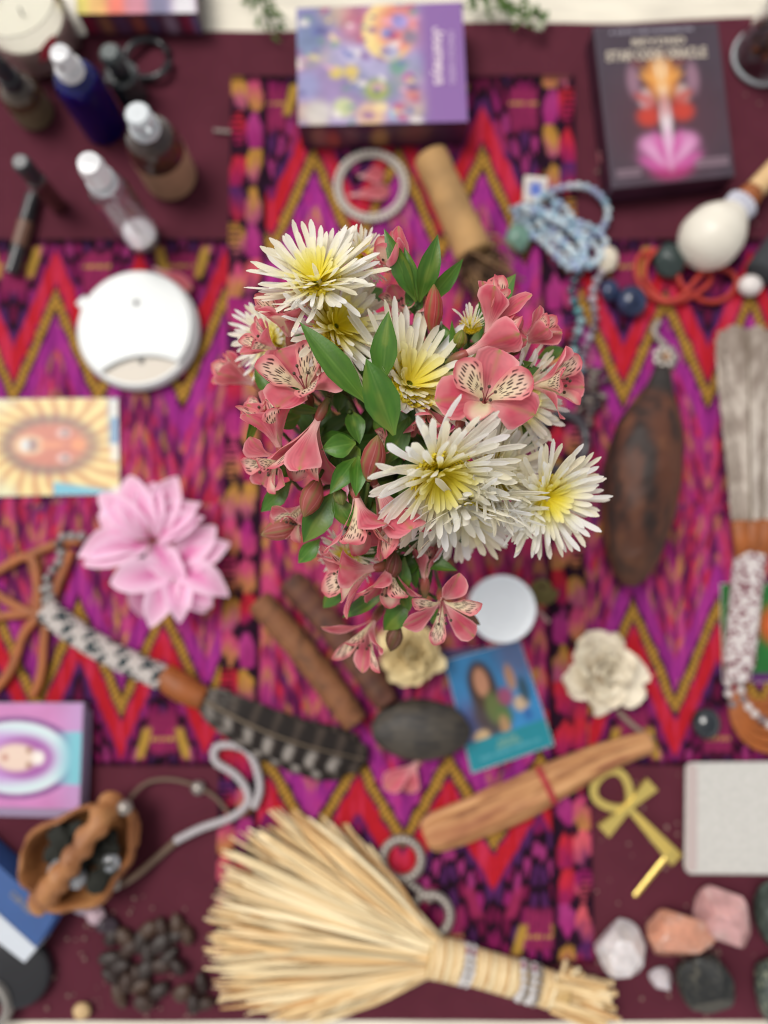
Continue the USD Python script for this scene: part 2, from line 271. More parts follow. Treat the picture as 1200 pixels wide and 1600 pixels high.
def runner_v(v):
    px, py = proj(v); xl, xr = proj(np.array([V(350, 800)])), None
    k = (v[:, 0] - RUN_X0) / (RUN_X1 - RUN_X0) * 561
    top = py < 800; d = np.where(top, py - 120, 1505 - py); ph = np.where(top, 490, 630)
    col = runner(px, py, d, np.where(top, 122.0, 190.0), np.where(top, 150.0, 125.0), np.where(top, 132.0, 142.0), ph, 11, 4)
    e = np.minimum(k, 561 - k); row = py + np.where(k < 280, 0, 37)
    # border column of stacked ikat blocks
    j = np.floor(row / 58); u = (row / 58 - j - 0.5) * 2; side = e / 52; sk = (side - 0.5) * 1.2
    jag = noise(np.stack([px / 4, py / 14, np.zeros_like(px)], -1), 4) - 0.5
    m = 1 - sst(0.66, 0.9, np.abs(u + sk * np.where(j % 3 == 1, .8, -0.6)) * .7 + jag * .5 + np.abs(((e % 26) - 13) / 26) * .9)
    pick = np.array([1, 2, 7, 0, 4, 6, 3, 1, 5, 2])[(h2(j, np.floor(e / 26), 5) * 10).astype(int)]
    cg = mixc(PALA[pick], PALA[(pick * 3 + 1) % 8], sst(-.7, .8, u + jag) * .8) * (.85 + .4 * (noise(np.stack([px / 2.5, py / 20, np.zeros_like(px)], -1), 6) - .5))[:, None]; bc = mixc(np.broadcast_to(DARK * 1.5, col.shape), cg, m); bars = (e < 20) * (j % 3 == 0); bc = mixc(bc, DARK * 0.7, bars * (np.sin(row * 0.7) > 0) * 0.9)
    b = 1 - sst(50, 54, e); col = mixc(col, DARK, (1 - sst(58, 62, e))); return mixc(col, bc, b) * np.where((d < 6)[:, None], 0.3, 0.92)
hy0, hy1 = V(600, 1196)[1], V(600, 374)[1]
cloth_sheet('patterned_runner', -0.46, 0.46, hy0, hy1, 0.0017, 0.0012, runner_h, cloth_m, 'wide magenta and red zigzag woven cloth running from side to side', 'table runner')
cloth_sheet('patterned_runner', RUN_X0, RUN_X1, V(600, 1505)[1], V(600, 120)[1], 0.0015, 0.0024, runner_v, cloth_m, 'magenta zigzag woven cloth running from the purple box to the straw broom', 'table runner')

# ---------------------------------------------------------------- flowers
TOCAM = lambda p: unit(CAM - np.asarray(p))
def axis_of(p, dx, dy, th):
    lat = RIGHT * dx - UP * dy; lat = unit(lat) if np.hypot(dx, dy) > 0 else lat * 0; t = math.radians(th); c = TOCAM(p); lat = unit(lat - c * (lat @ c)) if np.linalg.norm(lat) > 0 else lat
    return unit(math.cos(t) * c + math.sin(t) * lat)
def petal_mesh(O, R, phi, r0, L, W, e0, e1, cup, nu, nv, outline, side=0.0, twist=0.0, z0=0.0, ruffle=0.0, seed=0, pw=1.0):
    """a petal springing from radius r0 at angle phi of the flower frame R; its slope turns from e0 to e1 along it"""
    u = np.linspace(0, 1, nu); el = np.radians(e0 + (e1 - e0) * u ** pw); du = L / (nu - 1)
    r = r0 + np.concatenate([[0], np.cumsum(np.cos((el[1:] + el[:-1]) / 2) * du)]); h = z0 + np.concatenate([[0], np.cumsum(np.sin((el[1:] + el[:-1]) / 2) * du)])
    w = W / 2 * np.interp(u, *zip(*outline)); s = np.linspace(-1, 1, nv)
    nrm = np.stack([-np.sin(el), np.cos(el)], 1)
    tw = twist * u[:, None]; ls = s[None] * w[:, None]; lift = cup * (s[None] ** 2) * w[:, None]
    if ruffle: lift = lift + ruffle * w[:, None] * s[None] ** 2 * np.sin(u[:, None] * 9 + s[None] * 2 + seed) * u[:, None]
    a = ls * np.cos(tw) - lift * np.sin(tw); b = ls * np.sin(tw) + lift * np.cos(tw)
    lat = a + side * L * u[:, None] ** 2
    rr = r[:, None] + nrm[:, :1] * b; hh = h[:, None] + nrm[:, 1:] * b; c, sn = math.cos(phi), math.sin(phi)
    P = np.stack([rr * c - lat * sn, rr * sn + lat * c, hh], -1) @ R.T + O
    return P, np.broadcast_to(u[:, None], (nu, nv)), np.broadcast_to(s[None], (nu, nv))
RAY = [(0, .42), (.25, .62), (.6, .9), (.85, 1.0), (.94, .86), (.98, .58), (1.0, .22)]
def stem_to(p, ax, ln, vase_c, r, name, par, mt, col):
    b = np.asarray(p) - unit(ax) * 0.004; mid = b - unit(ax) * ln - np.array([0, 0, .6 * ln + .012]); end = np.array([vase_c[0] + (p[0] - vase_c[0]) * .22, vase_c[1] + (p[1] - vase_c[1]) * .22, 0.07])
    rim = np.array([vase_c[0] + (p[0] - vase_c[0]) * .33, vase_c[1] + (p[1] - vase_c[1]) * .33, 0.152])
    put(par, name, tube(soft([b, b * .45 + mid * .55 + unit(ax) * -.15 * ln, mid, rim, end], 18), r, 7), mt, np.broadcast_to(col, (18 * 7 + 2, 3)))
VC = V(640, 700, 0.25) * np.array([1, 1, 0]) + np.array([0.0, 0, 0.003])
stem_col = lin('#56702f', 0.8)
cream, ivory, lemon, yolk, grn = lin('#fdf6da', 1.10), lin('#ffffff', 1.10), lin('#f9ee74', 1.15), lin('#f6e420', 1.18), lin('#aeb828', 1.1)
def mum(px, py, z, dx, dy, th, Rpx, seed, label, rings=((36, 1.0, 9, 28), (34, .94, 22, 33), (26, .74, 34, 40), (22, .44, 44, 50)), yellow=1.0, short=None, disc=True):
    rg = np.random.default_rng(seed); p = V(px, py, z); Rm = Rpx * (CAM[2] - z) / FPX; ax = axis_of(p, dx, dy, th); R = frame(ax)
    t = thing('chrysanthemum', label, 'chrysanthemum', p)
    for k, (n, lf, e0, e1) in enumerate(rings):
        for i in range(n):
            phi = (i + rg.uniform(-.42, .42)) / n * 2 * math.pi + k * 0.37; L = Rm * lf * rg.uniform(.82, 1.06)
            droop = rg.random() < .18; dv = R @ np.array([math.cos(phi), math.sin(phi), 0]); da = math.degrees(math.atan2(dv @ UP, dv @ RIGHT)) % 360
            if short and short[0] < da < short[1]: L *= short[2]
            P, u, s = petal_mesh(p, R, phi, Rm * (.10 - .02 * k), L, Rm * rg.uniform(.078, .102), e0 + rg.normal(0, 5), e1 + rg.normal(0, 9) - (30 if droop else 0), rg.uniform(.18, .42), 15, 5, RAY, side=rg.normal(0, .08), twist=rg.normal(0, .2), z0=.0012 * k)
            yy = (1 - sst(.10, .54 + .08 * k, u * lf)) * yellow * (.70 + .13 * k)
            c = mixc(np.broadcast_to(mixc(cream, ivory, rg.random())[None, None], P.shape), lemon, yy); c = mixc(c, yolk, (1 - sst(.05, .30 + .03 * k, u * lf)) * .9 * yellow)
            c = c * (1 - .06 * (np.abs(np.sin(s * 6.5)) < .3) * sst(.1, .3, u))[..., None]
            put(t, 'petal', sheet(P), petal_m, c.reshape(-1, 3))
    if disc:
        ms, cs = [], []
        for i in range(260):                                         # the crowded inner florets and the green eye
            q = math.sqrt((i + .5) / 260); phi = i * 2.399963; r = Rm * .33 * q; ln = Rm * (.05 + .13 * q ** 1.4) * rg.uniform(.85, 1.15)
            P, u, s = petal_mesh(p, R, phi, r, ln, Rm * .055, 84 - 34 * q + rg.normal(0, 5), 96 - 34 * q + rg.normal(0, 10) + 14 * q, .9, 6, 4, [(0, .5), (.6, 1), (.9, .8), (1, .3)], z0=Rm * .02, side=rg.normal(0, .08))
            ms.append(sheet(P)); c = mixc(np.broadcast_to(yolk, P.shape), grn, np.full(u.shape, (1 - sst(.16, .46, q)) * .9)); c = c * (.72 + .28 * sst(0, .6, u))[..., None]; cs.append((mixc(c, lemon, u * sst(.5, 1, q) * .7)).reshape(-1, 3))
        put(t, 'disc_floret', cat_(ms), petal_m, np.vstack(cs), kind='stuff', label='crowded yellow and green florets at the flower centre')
    cal = lathe([(0.0008, -.016), (Rm * .06, -.010), (Rm * .17, -.004), (Rm * .19, .0005), (0.0005, .0012)], 14, p, ax); put(t, 'calyx', cal, leaf_m, np.broadcast_to(lin('#5d7a3a', .7), (len(cal[0]), 3)))
    stem_to(p - ax * .012, ax, .05, VC, .0022, 'stem', t, leaf_m, stem_col)
    return t
OUT = [(0, .16), (.22, .24), (.45, .62), (.68, .98), (.82, .97), (.93, .62), (1, .1)]
INN = [(0, .15), (.25, .24), (.5, .62), (.72, .96), (.85, .86), (.95, .5), (1, .08)]
coral, deep, pale, maro, gtip = lin('#ea7688', 1.14), lin('#cc3f5c', 1.06), lin('#fcd9d0', 1.2), lin('#4a1020', .7), lin('#a8ac58', 1.0)
butter, blush = lin('#f8ebc4', 1.1), lin('#f7bcba', 1.1)
def outer_col(u, s, rg, tint):
    vein = np.abs(np.sin(s * 15 + u * .6)) < .28
    c = mixc(np.broadcast_to(coral * tint, u.shape + (3,)), deep * tint, .35 + .3 * np.sin(u * 3 + rg.uniform(0, 3)) * np.cos(s * 2)); c = mixc(c, pale, (1 - sst(.0, .55, u)) * .85); c = mixc(c, deep * tint, sst(.35, .7, u) * (1 - sst(.75, 1, u)) * (1 - np.abs(s)) * .45)
    c = mixc(c, deep * .8, vein * .42 * sst(.1, .3, u)); c = c * (.88 + .24 * fbm(np.stack([u * 9 + rg.uniform(0, 40), s * 5, np.zeros_like(u)], -1), 3))[..., None]; c = mixc(c, lin('#fbe0dc', 1.2), sst(.80, 1.0, np.abs(s)) * .42 * noise(np.stack([u * 7, np.sign(s) * 3, np.full_like(u, rg.uniform(0, 40))], -1))); c = mixc(c, blush, sst(.7, 1, np.abs(s)) * .4 + .25 * sst(.2, .8, noise(np.stack([u * 5, s * 3, np.zeros_like(u) + rg.uniform(0, 50)], -1))))
    g = (1 - sst(.03, .16, np.abs(s))) * sst(.3, .75, u) * .32 + (1 - sst(.1, .5, np.abs(s))) * sst(.88, .98, u) * .6; return mixc(c, gtip, g)
def inner_col(u, s, rg, tint, striped=True):
    edge = sst(.45, .95, np.abs(s) + .25 * sst(.6, 1, u)); c = mixc(np.broadcast_to(butter, u.shape + (3,)), blush * tint, sst(.45, .9, u) * .6); c = mixc(c, coral * tint, edge * sst(.25, .6, u) * .75)
    c = mixc(c, deep * tint, sst(.82, 1, u) * .75); c = mixc(c, blush, (1 - sst(0, .2, u)) * .6)
    if striped:
        d = np.zeros(u.shape)
        for k in range(9):
            sk = (k - 4) / 4.7 + rg.normal(0, .02); o = rg.uniform(0, 1); line = 1 - sst(.032, .06, np.abs(s - sk * (.72 + .28 * u)))
            ph = (u * rg.uniform(4.2, 5.6) + o) % 1; seg = sst(.0, .1, ph) * (1 - sst(.5, .66, ph)); d = np.maximum(d, line * seg * sst(.34, .42, u) * (1 - sst(.84, .9, u)))
        c = mixc(c, maro, d * .95)
    return c
def alstro(px, py, z, dx, dy, th, Lpx, flare, roll, seed, label, tint=1.0, wid=1.0, wilt=0.0, skip=()):
    """an alstroemeria bloom: three broad outer petals and three narrow striped inner ones round the mouth of a trumpet"""
    rg = np.random.default_rng(seed); p = V(px, py, z); L = Lpx * (CAM[2] - z) / FPX; ax = axis_of(p, dx, dy, th); R = frame(ax, math.radians(roll), UP)
    t = thing('alstroemeria_flower', label, 'alstroemeria', p)
    for k, a in enumerate((90, 210, 330)):
        if k in skip: continue
        P, u, s = petal_mesh(p, R, math.radians(a) + rg.normal(0, .10), .0016, L * rg.uniform(.95, 1.06), L * .66 * wid * rg.uniform(.9, 1.06), 84, flare + rg.normal(0, 9) - 6, .34 + rg.normal(0, .14) + wilt, 30, 21, OUT, side=rg.normal(0, .05), twist=rg.normal(0, .3 + wilt), ruffle=.20 + wilt * .4, seed=seed + k, pw=.55)
        put(t, 'outer_petal', sheet(P), petal_m, outer_col(u, s, rg, tint).reshape(-1, 3))
    for k, a in enumerate((30, 150, 270)):
        if k + 3 in skip: continue
        P, u, s = petal_mesh(p, R, math.radians(a) + rg.normal(0, .08), .0010, L * rg.uniform(.98, 1.08) * (.95 if k == 2 else 1), L * .50 * wid * rg.uniform(.92, 1.06), 86, flare + rg.normal(0, 8) + 8, .38 + rg.normal(0, .1) + wilt, 56, 41, INN, side=rg.normal(0, .05), twist=rg.normal(0, .2 + wilt), ruffle=.24 + wilt * .4, seed=seed + k + 5, z0=.0006, pw=.6)
        put(t, 'inner_petal', sheet(P), petal_m, inner_col(u, s, rg, tint, k < 2 or rg.random() < .5).reshape(-1, 3))
    for i in range(5):
        ph = i * 1.2566 + .3; ln = L * rg.uniform(.5, .72); q = [(0, 0, 0), (math.cos(ph) * .05 * L, math.sin(ph) * .05 * L, ln * .5), (math.cos(ph) * .13 * L, math.sin(ph) * .13 * L - .06 * L, ln)]
        q = np.array(q) @ R.T + p; tv, tf = tube(spl(q, 9), .00035, 5); b = ball(q[-1], .0009, 1, (1, 1, 1.7)); put(t, 'stamen', cat_([(tv, tf), b]), petal_m, np.vstack([np.tile(lin('#dd8a92', .9), (len(tv), 1)), np.tile(lin('#7c6a58', .8), (len(b[0]), 1))]))
    ov = lathe([(.0007, -.013), (.0016, -.011), (.0030, -.006), (.0028, -.002), (.0019, .0012), (.0004, .0016)], 12, p, ax); k = np.clip((ov[0] - p) @ ax / .013 + 1, 0, 1)
    put(t, 'ovary', ov, leaf_m, mixc(np.broadcast_to(lin('#6c7c3c', .8), (len(k), 3)), deep, k * .6)); stem_to(p - ax * .010, ax, .03 if th < 60 else .014, VC, .0012, 'stem', t, leaf_m, lin('#6b6a3a', .8))
    return t
def bud(px0, py0, px1, py1, z0, z1, wpx, seed, label, c0='#d8666a', c1='#8d8a48', name='alstroemeria_bud', rest=False):
    """a closed bud from its stalk end (first pixel) to its tip: six furled petals"""
    rg = np.random.default_rng(seed); a, b = V(px0, py0, z0), V(px1, py1, z1); ax = unit(b - a); L = np.linalg.norm(b - a); w = wpx * (CAM[2] - z0) / FPX; t = thing(name, label, 'flower bud', a)
    R = frame(ax, rg.uniform(0, 2)); nu = 16; u = np.linspace(0, 1, nu); prof = np.interp(u, [0, .12, .4, .65, .85, 1], [.18, .55, 1, .92, .55, .06]) * w / 2
    for k in range(6):
        inner = k % 2; s = np.linspace(-1, 1, 9); phi = k * math.pi / 3 + s[None] * (.66 if not inner else .5) + u[:, None] * .5; rr = prof[:, None] * (1.0 - .07 * inner + .06 * (1 - s[None] ** 2)) * (1 + .02 * rg.normal())
        P = np.stack([rr * np.cos(phi), rr * np.sin(phi), np.broadcast_to(u[:, None] * L, phi.shape)], -1) @ R.T + a; U, SS = np.broadcast_to(u[:, None], phi.shape), np.broadcast_to(s[None], phi.shape)
        c = mixc(np.broadcast_to(lin(c0, .85), P.shape), lin(c1, .8), np.maximum((1 - sst(.05, .35, np.abs(SS))) * .7, sst(.78, 1, U) * .8)); c = mixc(c, lin(c1, .75), (1 - sst(0, .25, U)) * .8); c = mixc(c, blush, (np.abs(SS) > .85) * .3)
        put(t, 'petal', sheet(P), petal_m, c.reshape(-1, 3))
    if not rest: stem_to(a + ax * .003, ax, .03, VC, .0011, 'stem', t, leaf_m, stem_col)
    return t
LFO = [(0, .10), (.08, .24), (.28, .78), (.45, 1), (.65, .84), (.82, .5), (.94, .17), (1, .01)]
def blade(p0, p1, W, arch=.12, roll=0.0, cup=.25, outline=LFO, nu=26, nv=11, side=0.0, twist=0.0, seed=0):
    """a leaf or loose petal from p0 to p1, its face turned to the sky side and rolled about its length"""
    p0, p1 = np.asarray(p0), np.asarray(p1); L = np.linalg.norm(p1 - p0); d = (p1 - p0) / L; c = TOCAM((p0 + p1) / 2); x = unit(np.cross(d, c)); nrm = np.cross(x, d)
    u = np.linspace(0, 1, nu); s = np.linspace(-1, 1, nv); w = W / 2 * np.interp(u, *zip(*outline)); tw = roll + twist * (u - .5)
    X = x * np.cos(tw)[:, None] + nrm * np.sin(tw)[:, None]; N = -x * np.sin(tw)[:, None] + nrm * np.cos(tw)[:, None]
    sp = p0 + np.outer(u, p1 - p0) + np.outer(np.sin(u * math.pi) * arch * L, nrm) + np.outer(np.sin(u * math.pi) * side * L, x)
    lift = cup * s[None] ** 2 * w[:, None] + .10 * w[:, None] * np.sin(u[:, None] * 7 + seed + s[None]) * s[None] ** 2
    return sp[:, None] + X[:, None] * (s[None] * w[:, None])[..., None] + N[:, None] * lift[..., None], np.broadcast_to(u[:, None], (nu, nv)), np.broadcast_to(s[None], (nu, nv))
def leaf_col(u, s, rg, tone=1.0):
    a = lin('#487824', .92 * tone) * (1 + .12 * rg.normal() * np.array([1, .5, .8])); c = mixc(np.broadcast_to(a, u.shape + (3,)), lin('#86ac48', .9 * tone), sst(.6, 1, np.abs(np.sin(s * 19 + rg.uniform(0, 1)))) * .10)
    c = mixc(c, lin('#9cba62', .95 * tone), (1 - sst(.01, .08, np.abs(s + .03))) * .22); c = c * (.70 + .56 * fbm(np.stack([u * 4 + rg.uniform(0, 90), s * 2.5, np.zeros_like(u)], -1), 4))[..., None]; c = mixc(c, lin('#8f9a3c'), sst(.62, .8, noise(np.stack([u * 3 + rg.uniform(0, 60), s * 1.5, np.zeros_like(u)], -1))) * .35); return mixc(c, lin('#94aa4a', .9 * tone), (1 - sst(0, .3, u)) * .3)
def leaf(par, x0, y0, x1, y1, z0, z1, wpx, seed, **k):
    rg = np.random.default_rng(seed); tone = k.pop('tone', 1.0); P, u, s = blade(V(x0, y0, z0), V(x1, y1, z1), wpx * (CAM[2] - (z0 + z1) / 2) / FPX, seed=seed, nv=17, **k); put(par, 'leaf', sheet(P), leaf_m, leaf_col(u, s, rg, tone).reshape(-1, 3))
def sprig(px, py, z, label, leaves):
    p = V(px, py, z); t = thing('leafy_shoot', label, 'leafy shoot', p); stem_to(p, unit(p - VC + np.array([0, 0, .1])), .03, VC, .0016, 'stem', t, leaf_m, stem_col)
    for i, a in enumerate(leaves): kw = dict(a[7]) if len(a) > 7 else {}; leaf(t, *a[:7], seed=int(px + i * 13 + py), **kw)
    return t

# vase
vase_m = mat('vase_glaze_look', (0.62, 0.61, 0.58), rough=0.3, var=0.08, vscale=60)
vs = thing('vase', 'pale grey ceramic vase mostly hidden under the flowers', 'vase', VC)
put(vs, 'body', lathe([(.0005, .0), (.030, .0), (.036, .004), (.045, .04), (.045, .075), (.034, .115), (.029, .135), (.031, .150), (.0325, .153), (.031, .154), (.0275, .136), (.032, .115), (.042, .075), (.042, .04), (.030, .008), (.0005, .007)], 48, VC), vase_m, smooth=40)

mum(498, 444, .278, -.3, -1, 50, 106, 1, 'white chrysanthemum with yellow centre at the top left of the bouquet')
mum(521, 514, .266, .8, -.8, 42, 108, 2, 'deep yellow centred chrysanthemum half covered by the long leaf', yellow=1.25)
mum(636, 605, .270, .55, -.80, 46, 136, 3, 'tall white chrysanthemum leaning up right beside the two upright leaves', yellow=.85, short=(140, 300, .45))
mum(426, 530, .232, -1, -.1, 30, 66, 4, 'blurred white chrysanthemum low behind the pink blooms on the left side')
mum(800, 626, .252, 1, .15, 42, 92, 5, 'pale lemon chrysanthemum behind the big open pink bloom')
mum(684, 735, .280, .5, .85, 44, 132, 6, 'large white chrysanthemum with green eye facing down right')
mum(768, 738, .258, .9, -.15, 56, 112, 7, 'white chrysanthemum tucked behind the large one with green eye', yellow=.3)
mum(850, 775, .248, .8, .45, 36, 97, 8, 'white chrysanthemum farthest out to the right of the bouquet')
mum(722, 790, .254, .25, 1, 66, 128, 9, 'white chrysanthemum hanging lowest above the white candle', yellow=.25)
mum(563, 405, .262, .6, -.8, 30, 50, 10, 'small yellow chrysanthemum peeping from behind the top left one')
mum(735, 512, .262, .1, -.8, 40, 46, 11, 'half open greenish chrysanthemum between the coral blooms on the upper right', rings=((12, .9, 60, 62), (10, .85, 70, 72)), yellow=.9)
mum(545, 866, .225, -.5, .8, 40, 48, 12, 'small yellow green chrysanthemum in shade low on the left of the bouquet', yellow=1.3)

A = alstro
A(452, 527, .268, -.25, -1, 62, 78, 38, 10, 21, 'coral striped bloom just under the top left chrysanthemum')
A(432, 548, .262, -.9, -.5, 70, 58, 40, 40, 22, 'pale striped bloom seen from the side at the left edge', tint=.98, wid=.9)
A(480, 616, .272, -.25, -.8, 42, 88, 18, 40, 23, 'wide open pink bloom with a big rounded petal beside the long leaf', wid=1.3)
A(437, 700, .268, -.35, -1, 72, 92, 40, 60, 24, 'tall pink bloom rising on the left with its striped petal upright', wid=.9)
A(440, 712, .262, -.9, .7, 68, 62, 22, 0, 25, 'curled striped bloom drooping at the lower left edge', wilt=.3)
A(497, 655, .280, -.42, .9, 84, 104, 42, 35, 26, 'pink trumpet bloom seen from the side pointing down left', wid=.85)
A(556, 776, .274, .22, 1, 80, 98, 34, 20, 27, 'pink trumpet bloom pointing straight down with a flared mouth')
A(585, 756, .268, .55, 1, 82, 116, 48, 70, 28, 'long pink trumpet bloom with pale fan of dashes beside the large chrysanthemum', wid=.85)
A(756, 630, .290, .12, -.35, 22, 88, 4, -14, 29, 'big open pink bloom with striped cream petals facing up on the right', wid=1.22)
A(716, 668, .272, -.3, .8, 60, 52, 18, 30, 30, 'crumpled pink bloom just below the big open one', wilt=.3)
A(762, 522, .276, .25, -1, 76, 88, 60, 10, 31, 'coral cup shaped bloom standing up at the upper right')
A(728, 552, .276, .92, -.45, 80, 98, 72, 0, 32, 'half closed coral bloom lying across towards the right', wid=.9)
A(816, 538, .262, .8, -.6, 72, 64, 60, 15, 33, 'small coral bloom at the far upper right', wid=.9)
A(832, 603, .262, 1, -.1, 68, 82, 34, 30, 34, 'coral bloom with green tipped petals sticking out to the right edge')
A(664, 632, .272, .1, 1, 62, 54, 28, 10, 35, 'small pink striped bloom in the middle under the tall chrysanthemum', wilt=.3)
A(690, 936, .236, .1, .6, 32, 78, 4, -12, 36, 'deep pink spiky bloom lowest beside the white candle', wid=.72, tint=.95)
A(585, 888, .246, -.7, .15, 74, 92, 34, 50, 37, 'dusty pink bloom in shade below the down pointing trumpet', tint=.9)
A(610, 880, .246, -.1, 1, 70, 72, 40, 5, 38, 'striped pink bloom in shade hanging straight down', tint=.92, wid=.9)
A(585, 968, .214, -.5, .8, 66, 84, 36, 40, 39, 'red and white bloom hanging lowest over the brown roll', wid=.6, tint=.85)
A(640, 448, .262, -.55, -1, 74, 90, 62, 0, 40, 'coral trumpet bloom pointing up beside the green leaf tuft', wid=.85)
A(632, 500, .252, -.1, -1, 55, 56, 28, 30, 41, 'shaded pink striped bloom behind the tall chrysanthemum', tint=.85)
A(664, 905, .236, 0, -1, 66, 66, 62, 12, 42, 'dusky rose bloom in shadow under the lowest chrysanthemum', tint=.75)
A(398, 600, .215, -1, -.45, 74, 68, 66, 5, 43, 'pale pink blurred bloom sticking out at the left', wid=.9)
A(600, 712, .262, .3, -.4, 50, 46, 20, 0, 45, 'crumpled magenta bloom behind the green pink bud', tint=.82, wilt=.5)
A(520, 560, .258, -.2, .6, 50, 50, 22, 20, 47, 'pink striped bloom under the long leaf in the middle left', wilt=.2)
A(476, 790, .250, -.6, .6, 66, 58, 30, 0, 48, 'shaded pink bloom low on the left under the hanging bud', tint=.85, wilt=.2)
A(420, 655, .255, -.7, -.7, 60, 46, 30, 100, 46, 'pale striped bloom half hidden behind the curled leaf', wilt=.2)

bud(676, 522, 678, 444, .270, .283, 30, 51, 'upright coral bud beside the green leaf tuft', '#e0605c', '#9aa050')
bud(576, 752, 590, 680, .282, .292, 38, 52, 'plump green and pink bud left of the large chrysanthemum', '#c4605a', '#a8a860')
bud(498, 748, 475, 808, .272, .276, 36, 53, 'pink bud hanging down under the side trumpet bloom', '#cc6e66', '#94904c')
bud(470, 816, 408, 836, .245, .243, 34, 54, 'striped pinkish bud lying at the lower left', '#cc7068', '#b0a868')
bud(747, 582, 744, 552, .282, .288, 26, 55, 'small green bud above the big open bloom', '#a07a58', '#7c8a40')
bud(815, 576, 758, 588, .268, .270, 26, 56, 'dusky closed bud lying behind the big open bloom', '#86504a', '#5c6c34')
bud(716, 545, 722, 515, .272, .278, 22, 57, 'small yellow green bud among the upper leaves', '#a8a848', '#7c9438')
bud(526, 762, 536, 790, .272, .274, 22, 58, 'small pale green bud in the middle of the leaves', '#9ca85c', '#7c9440')
bud(622, 976, 610, 1018, .226, .222, 26, 59, 'brownish closed bud hanging over the cream rose', '#8f6450', '#7c7444')
bud(612, 906, 618, 862, .248, .254, 26, 60, 'shaded brown pink bud standing between the hanging blooms', '#9a5c50', '#7c7444')
bud(700, 946, 750, 976, .224, .220, 22, 61, 'brown green bud beside the deep pink spiky bloom', '#a07060', '#84804c')

k0 = {'arch': .10}
sprig(545, 640, .275, 'large dark leaf crossing the middle of the bouquet with smaller leaves under it', [
    (575, 632, 468, 503, .286, .299, 46, dict(arch=.06, roll=-.25)), (548, 640, 562, 694, .268, .272, 34, dict(roll=.3)), (495, 690, 556, 686, .266, .270, 32, {}), (590, 640, 605, 690, .266, .262, 30, {}),
    (510, 645, 414, 624, .274, .270, 26, dict(roll=.7, arch=.02, tone=1.25))])
sprig(600, 600, .28, 'pair of upright green leaves in the middle of the bouquet', [(597, 600, 607, 486, .284, .300, 46, dict(roll=.35, arch=.05)), (616, 680, 572, 560, .294, .308, 60, dict(roll=-.15, arch=.06, tone=1.08))])
sprig(652, 480, .268, 'tuft of bright green leaves at the top of the bouquet', [
    (650, 472, 600, 357, .270, .282, 34, dict(roll=.4)), (652, 470, 632, 386, .270, .284, 26, {}), (655, 472, 684, 366, .270, .286, 38, dict(roll=-.3)), (664, 478, 724, 404, .266, .276, 30, dict(roll=-.5)), (655, 500, 640, 440, .262, .262, 30, {}), (690, 500, 655, 452, .258, .262, 34, {})])
sprig(715, 535, .262, 'leaves behind the coral blooms at the upper right', [(740, 520, 806, 428, .252, .262, 46, dict(roll=.3)), (700, 560, 690, 505, .262, .268, 34, {}), (712, 560, 706, 500, .266, .272, 18, dict(roll=.8)), (745, 480, 800, 445, .248, .250, 40, {})])
sprig(735, 585, .272, 'dark leaves between the half closed bloom and the big open one', [(728, 592, 780, 545, .272, .280, 34, dict(roll=.4)), (740, 590, 832, 566, .268, .268, 32, dict(roll=-.2)), (790, 590, 840, 575, .268, .262, 30, {}), (760, 590, 790, 560, .276, .278, 22, {}), (700, 580, 740, 596, .266, .270, 34, {}), (690, 560, 720, 600, .262, .268, 30, {}), (838, 560, 880, 545, .24, .236, 24, {})])
sprig(545, 740, .268, 'mid green leaves in the left middle of the bouquet', [
    (556, 692, 502, 702, .276, .278, 40, dict(tone=1.35)), (556, 715, 515, 772, .276, .280, 34, dict(tone=1.2)), (560, 712, 556, 776, .278, .282, 30, dict(tone=1.3, roll=.3)), (520, 770, 474, 848, .266, .262, 48, {}), (455, 752, 408, 800, .250, .246, 32, {}), (520, 775, 555, 826, .266, .262, 34, dict(tone=1.2)), (500, 842, 466, 880, .244, .240, 28, dict(tone=1.3)), (540, 690, 556, 735, .268, .268, 36, {}), (572, 770, 584, 840, .258, .254, 30, {})])
sprig(625, 700, .262, 'dark leaves left of the large chrysanthemum', [(604, 726, 640, 650, .266, .272, 38, dict(tone=.95)), (620, 690, 612, 740, .262, .26, 30, {}), (655, 640, 690, 690, .262, .262, 32, {}), (640, 690, 622, 640, .26, .262, 34, {}), (560, 745, 566, 812, .262, .26, 40, {}), (740, 680, 790, 640, .252, .252, 40, dict(tone=1.2))])
sprig(625, 900, .240, 'green leaves hanging at the bottom of the bouquet', [(612, 915, 535, 965, .24, .226, 26, dict(tone=1.1)), (625, 900, 640, 955, .242, .236, 28, {}), (632, 870, 622, 940, .246, .24, 30, dict(roll=.4)), (640, 940, 600, 985, .234, .224, 36, dict(tone=.95)), (690, 950, 675, 975, .224, .22, 24, {}), (640, 860, 650, 920, .238, .235, 20, {}), (545, 905, 505, 950, .226, .216, 28, {}), (600, 860, 630, 910, .236, .232, 34, {})])
sprig(440, 650, .248, 'narrow green leaves at the left edge of the bouquet', [(404, 632, 384, 700, .252, .246, 18, dict(roll=.6)), (430, 622, 398, 575, .25, .25, 26, {}), (436, 720, 455, 745, .258, .255, 34, {}), (470, 650, 430, 665, .256, .256, 30, dict(tone=1.2)), (455, 600, 425, 590, .25, .25, 28, {})])
rgf = np.random.default_rng(77)                                     # the leaves deep inside the bouquet
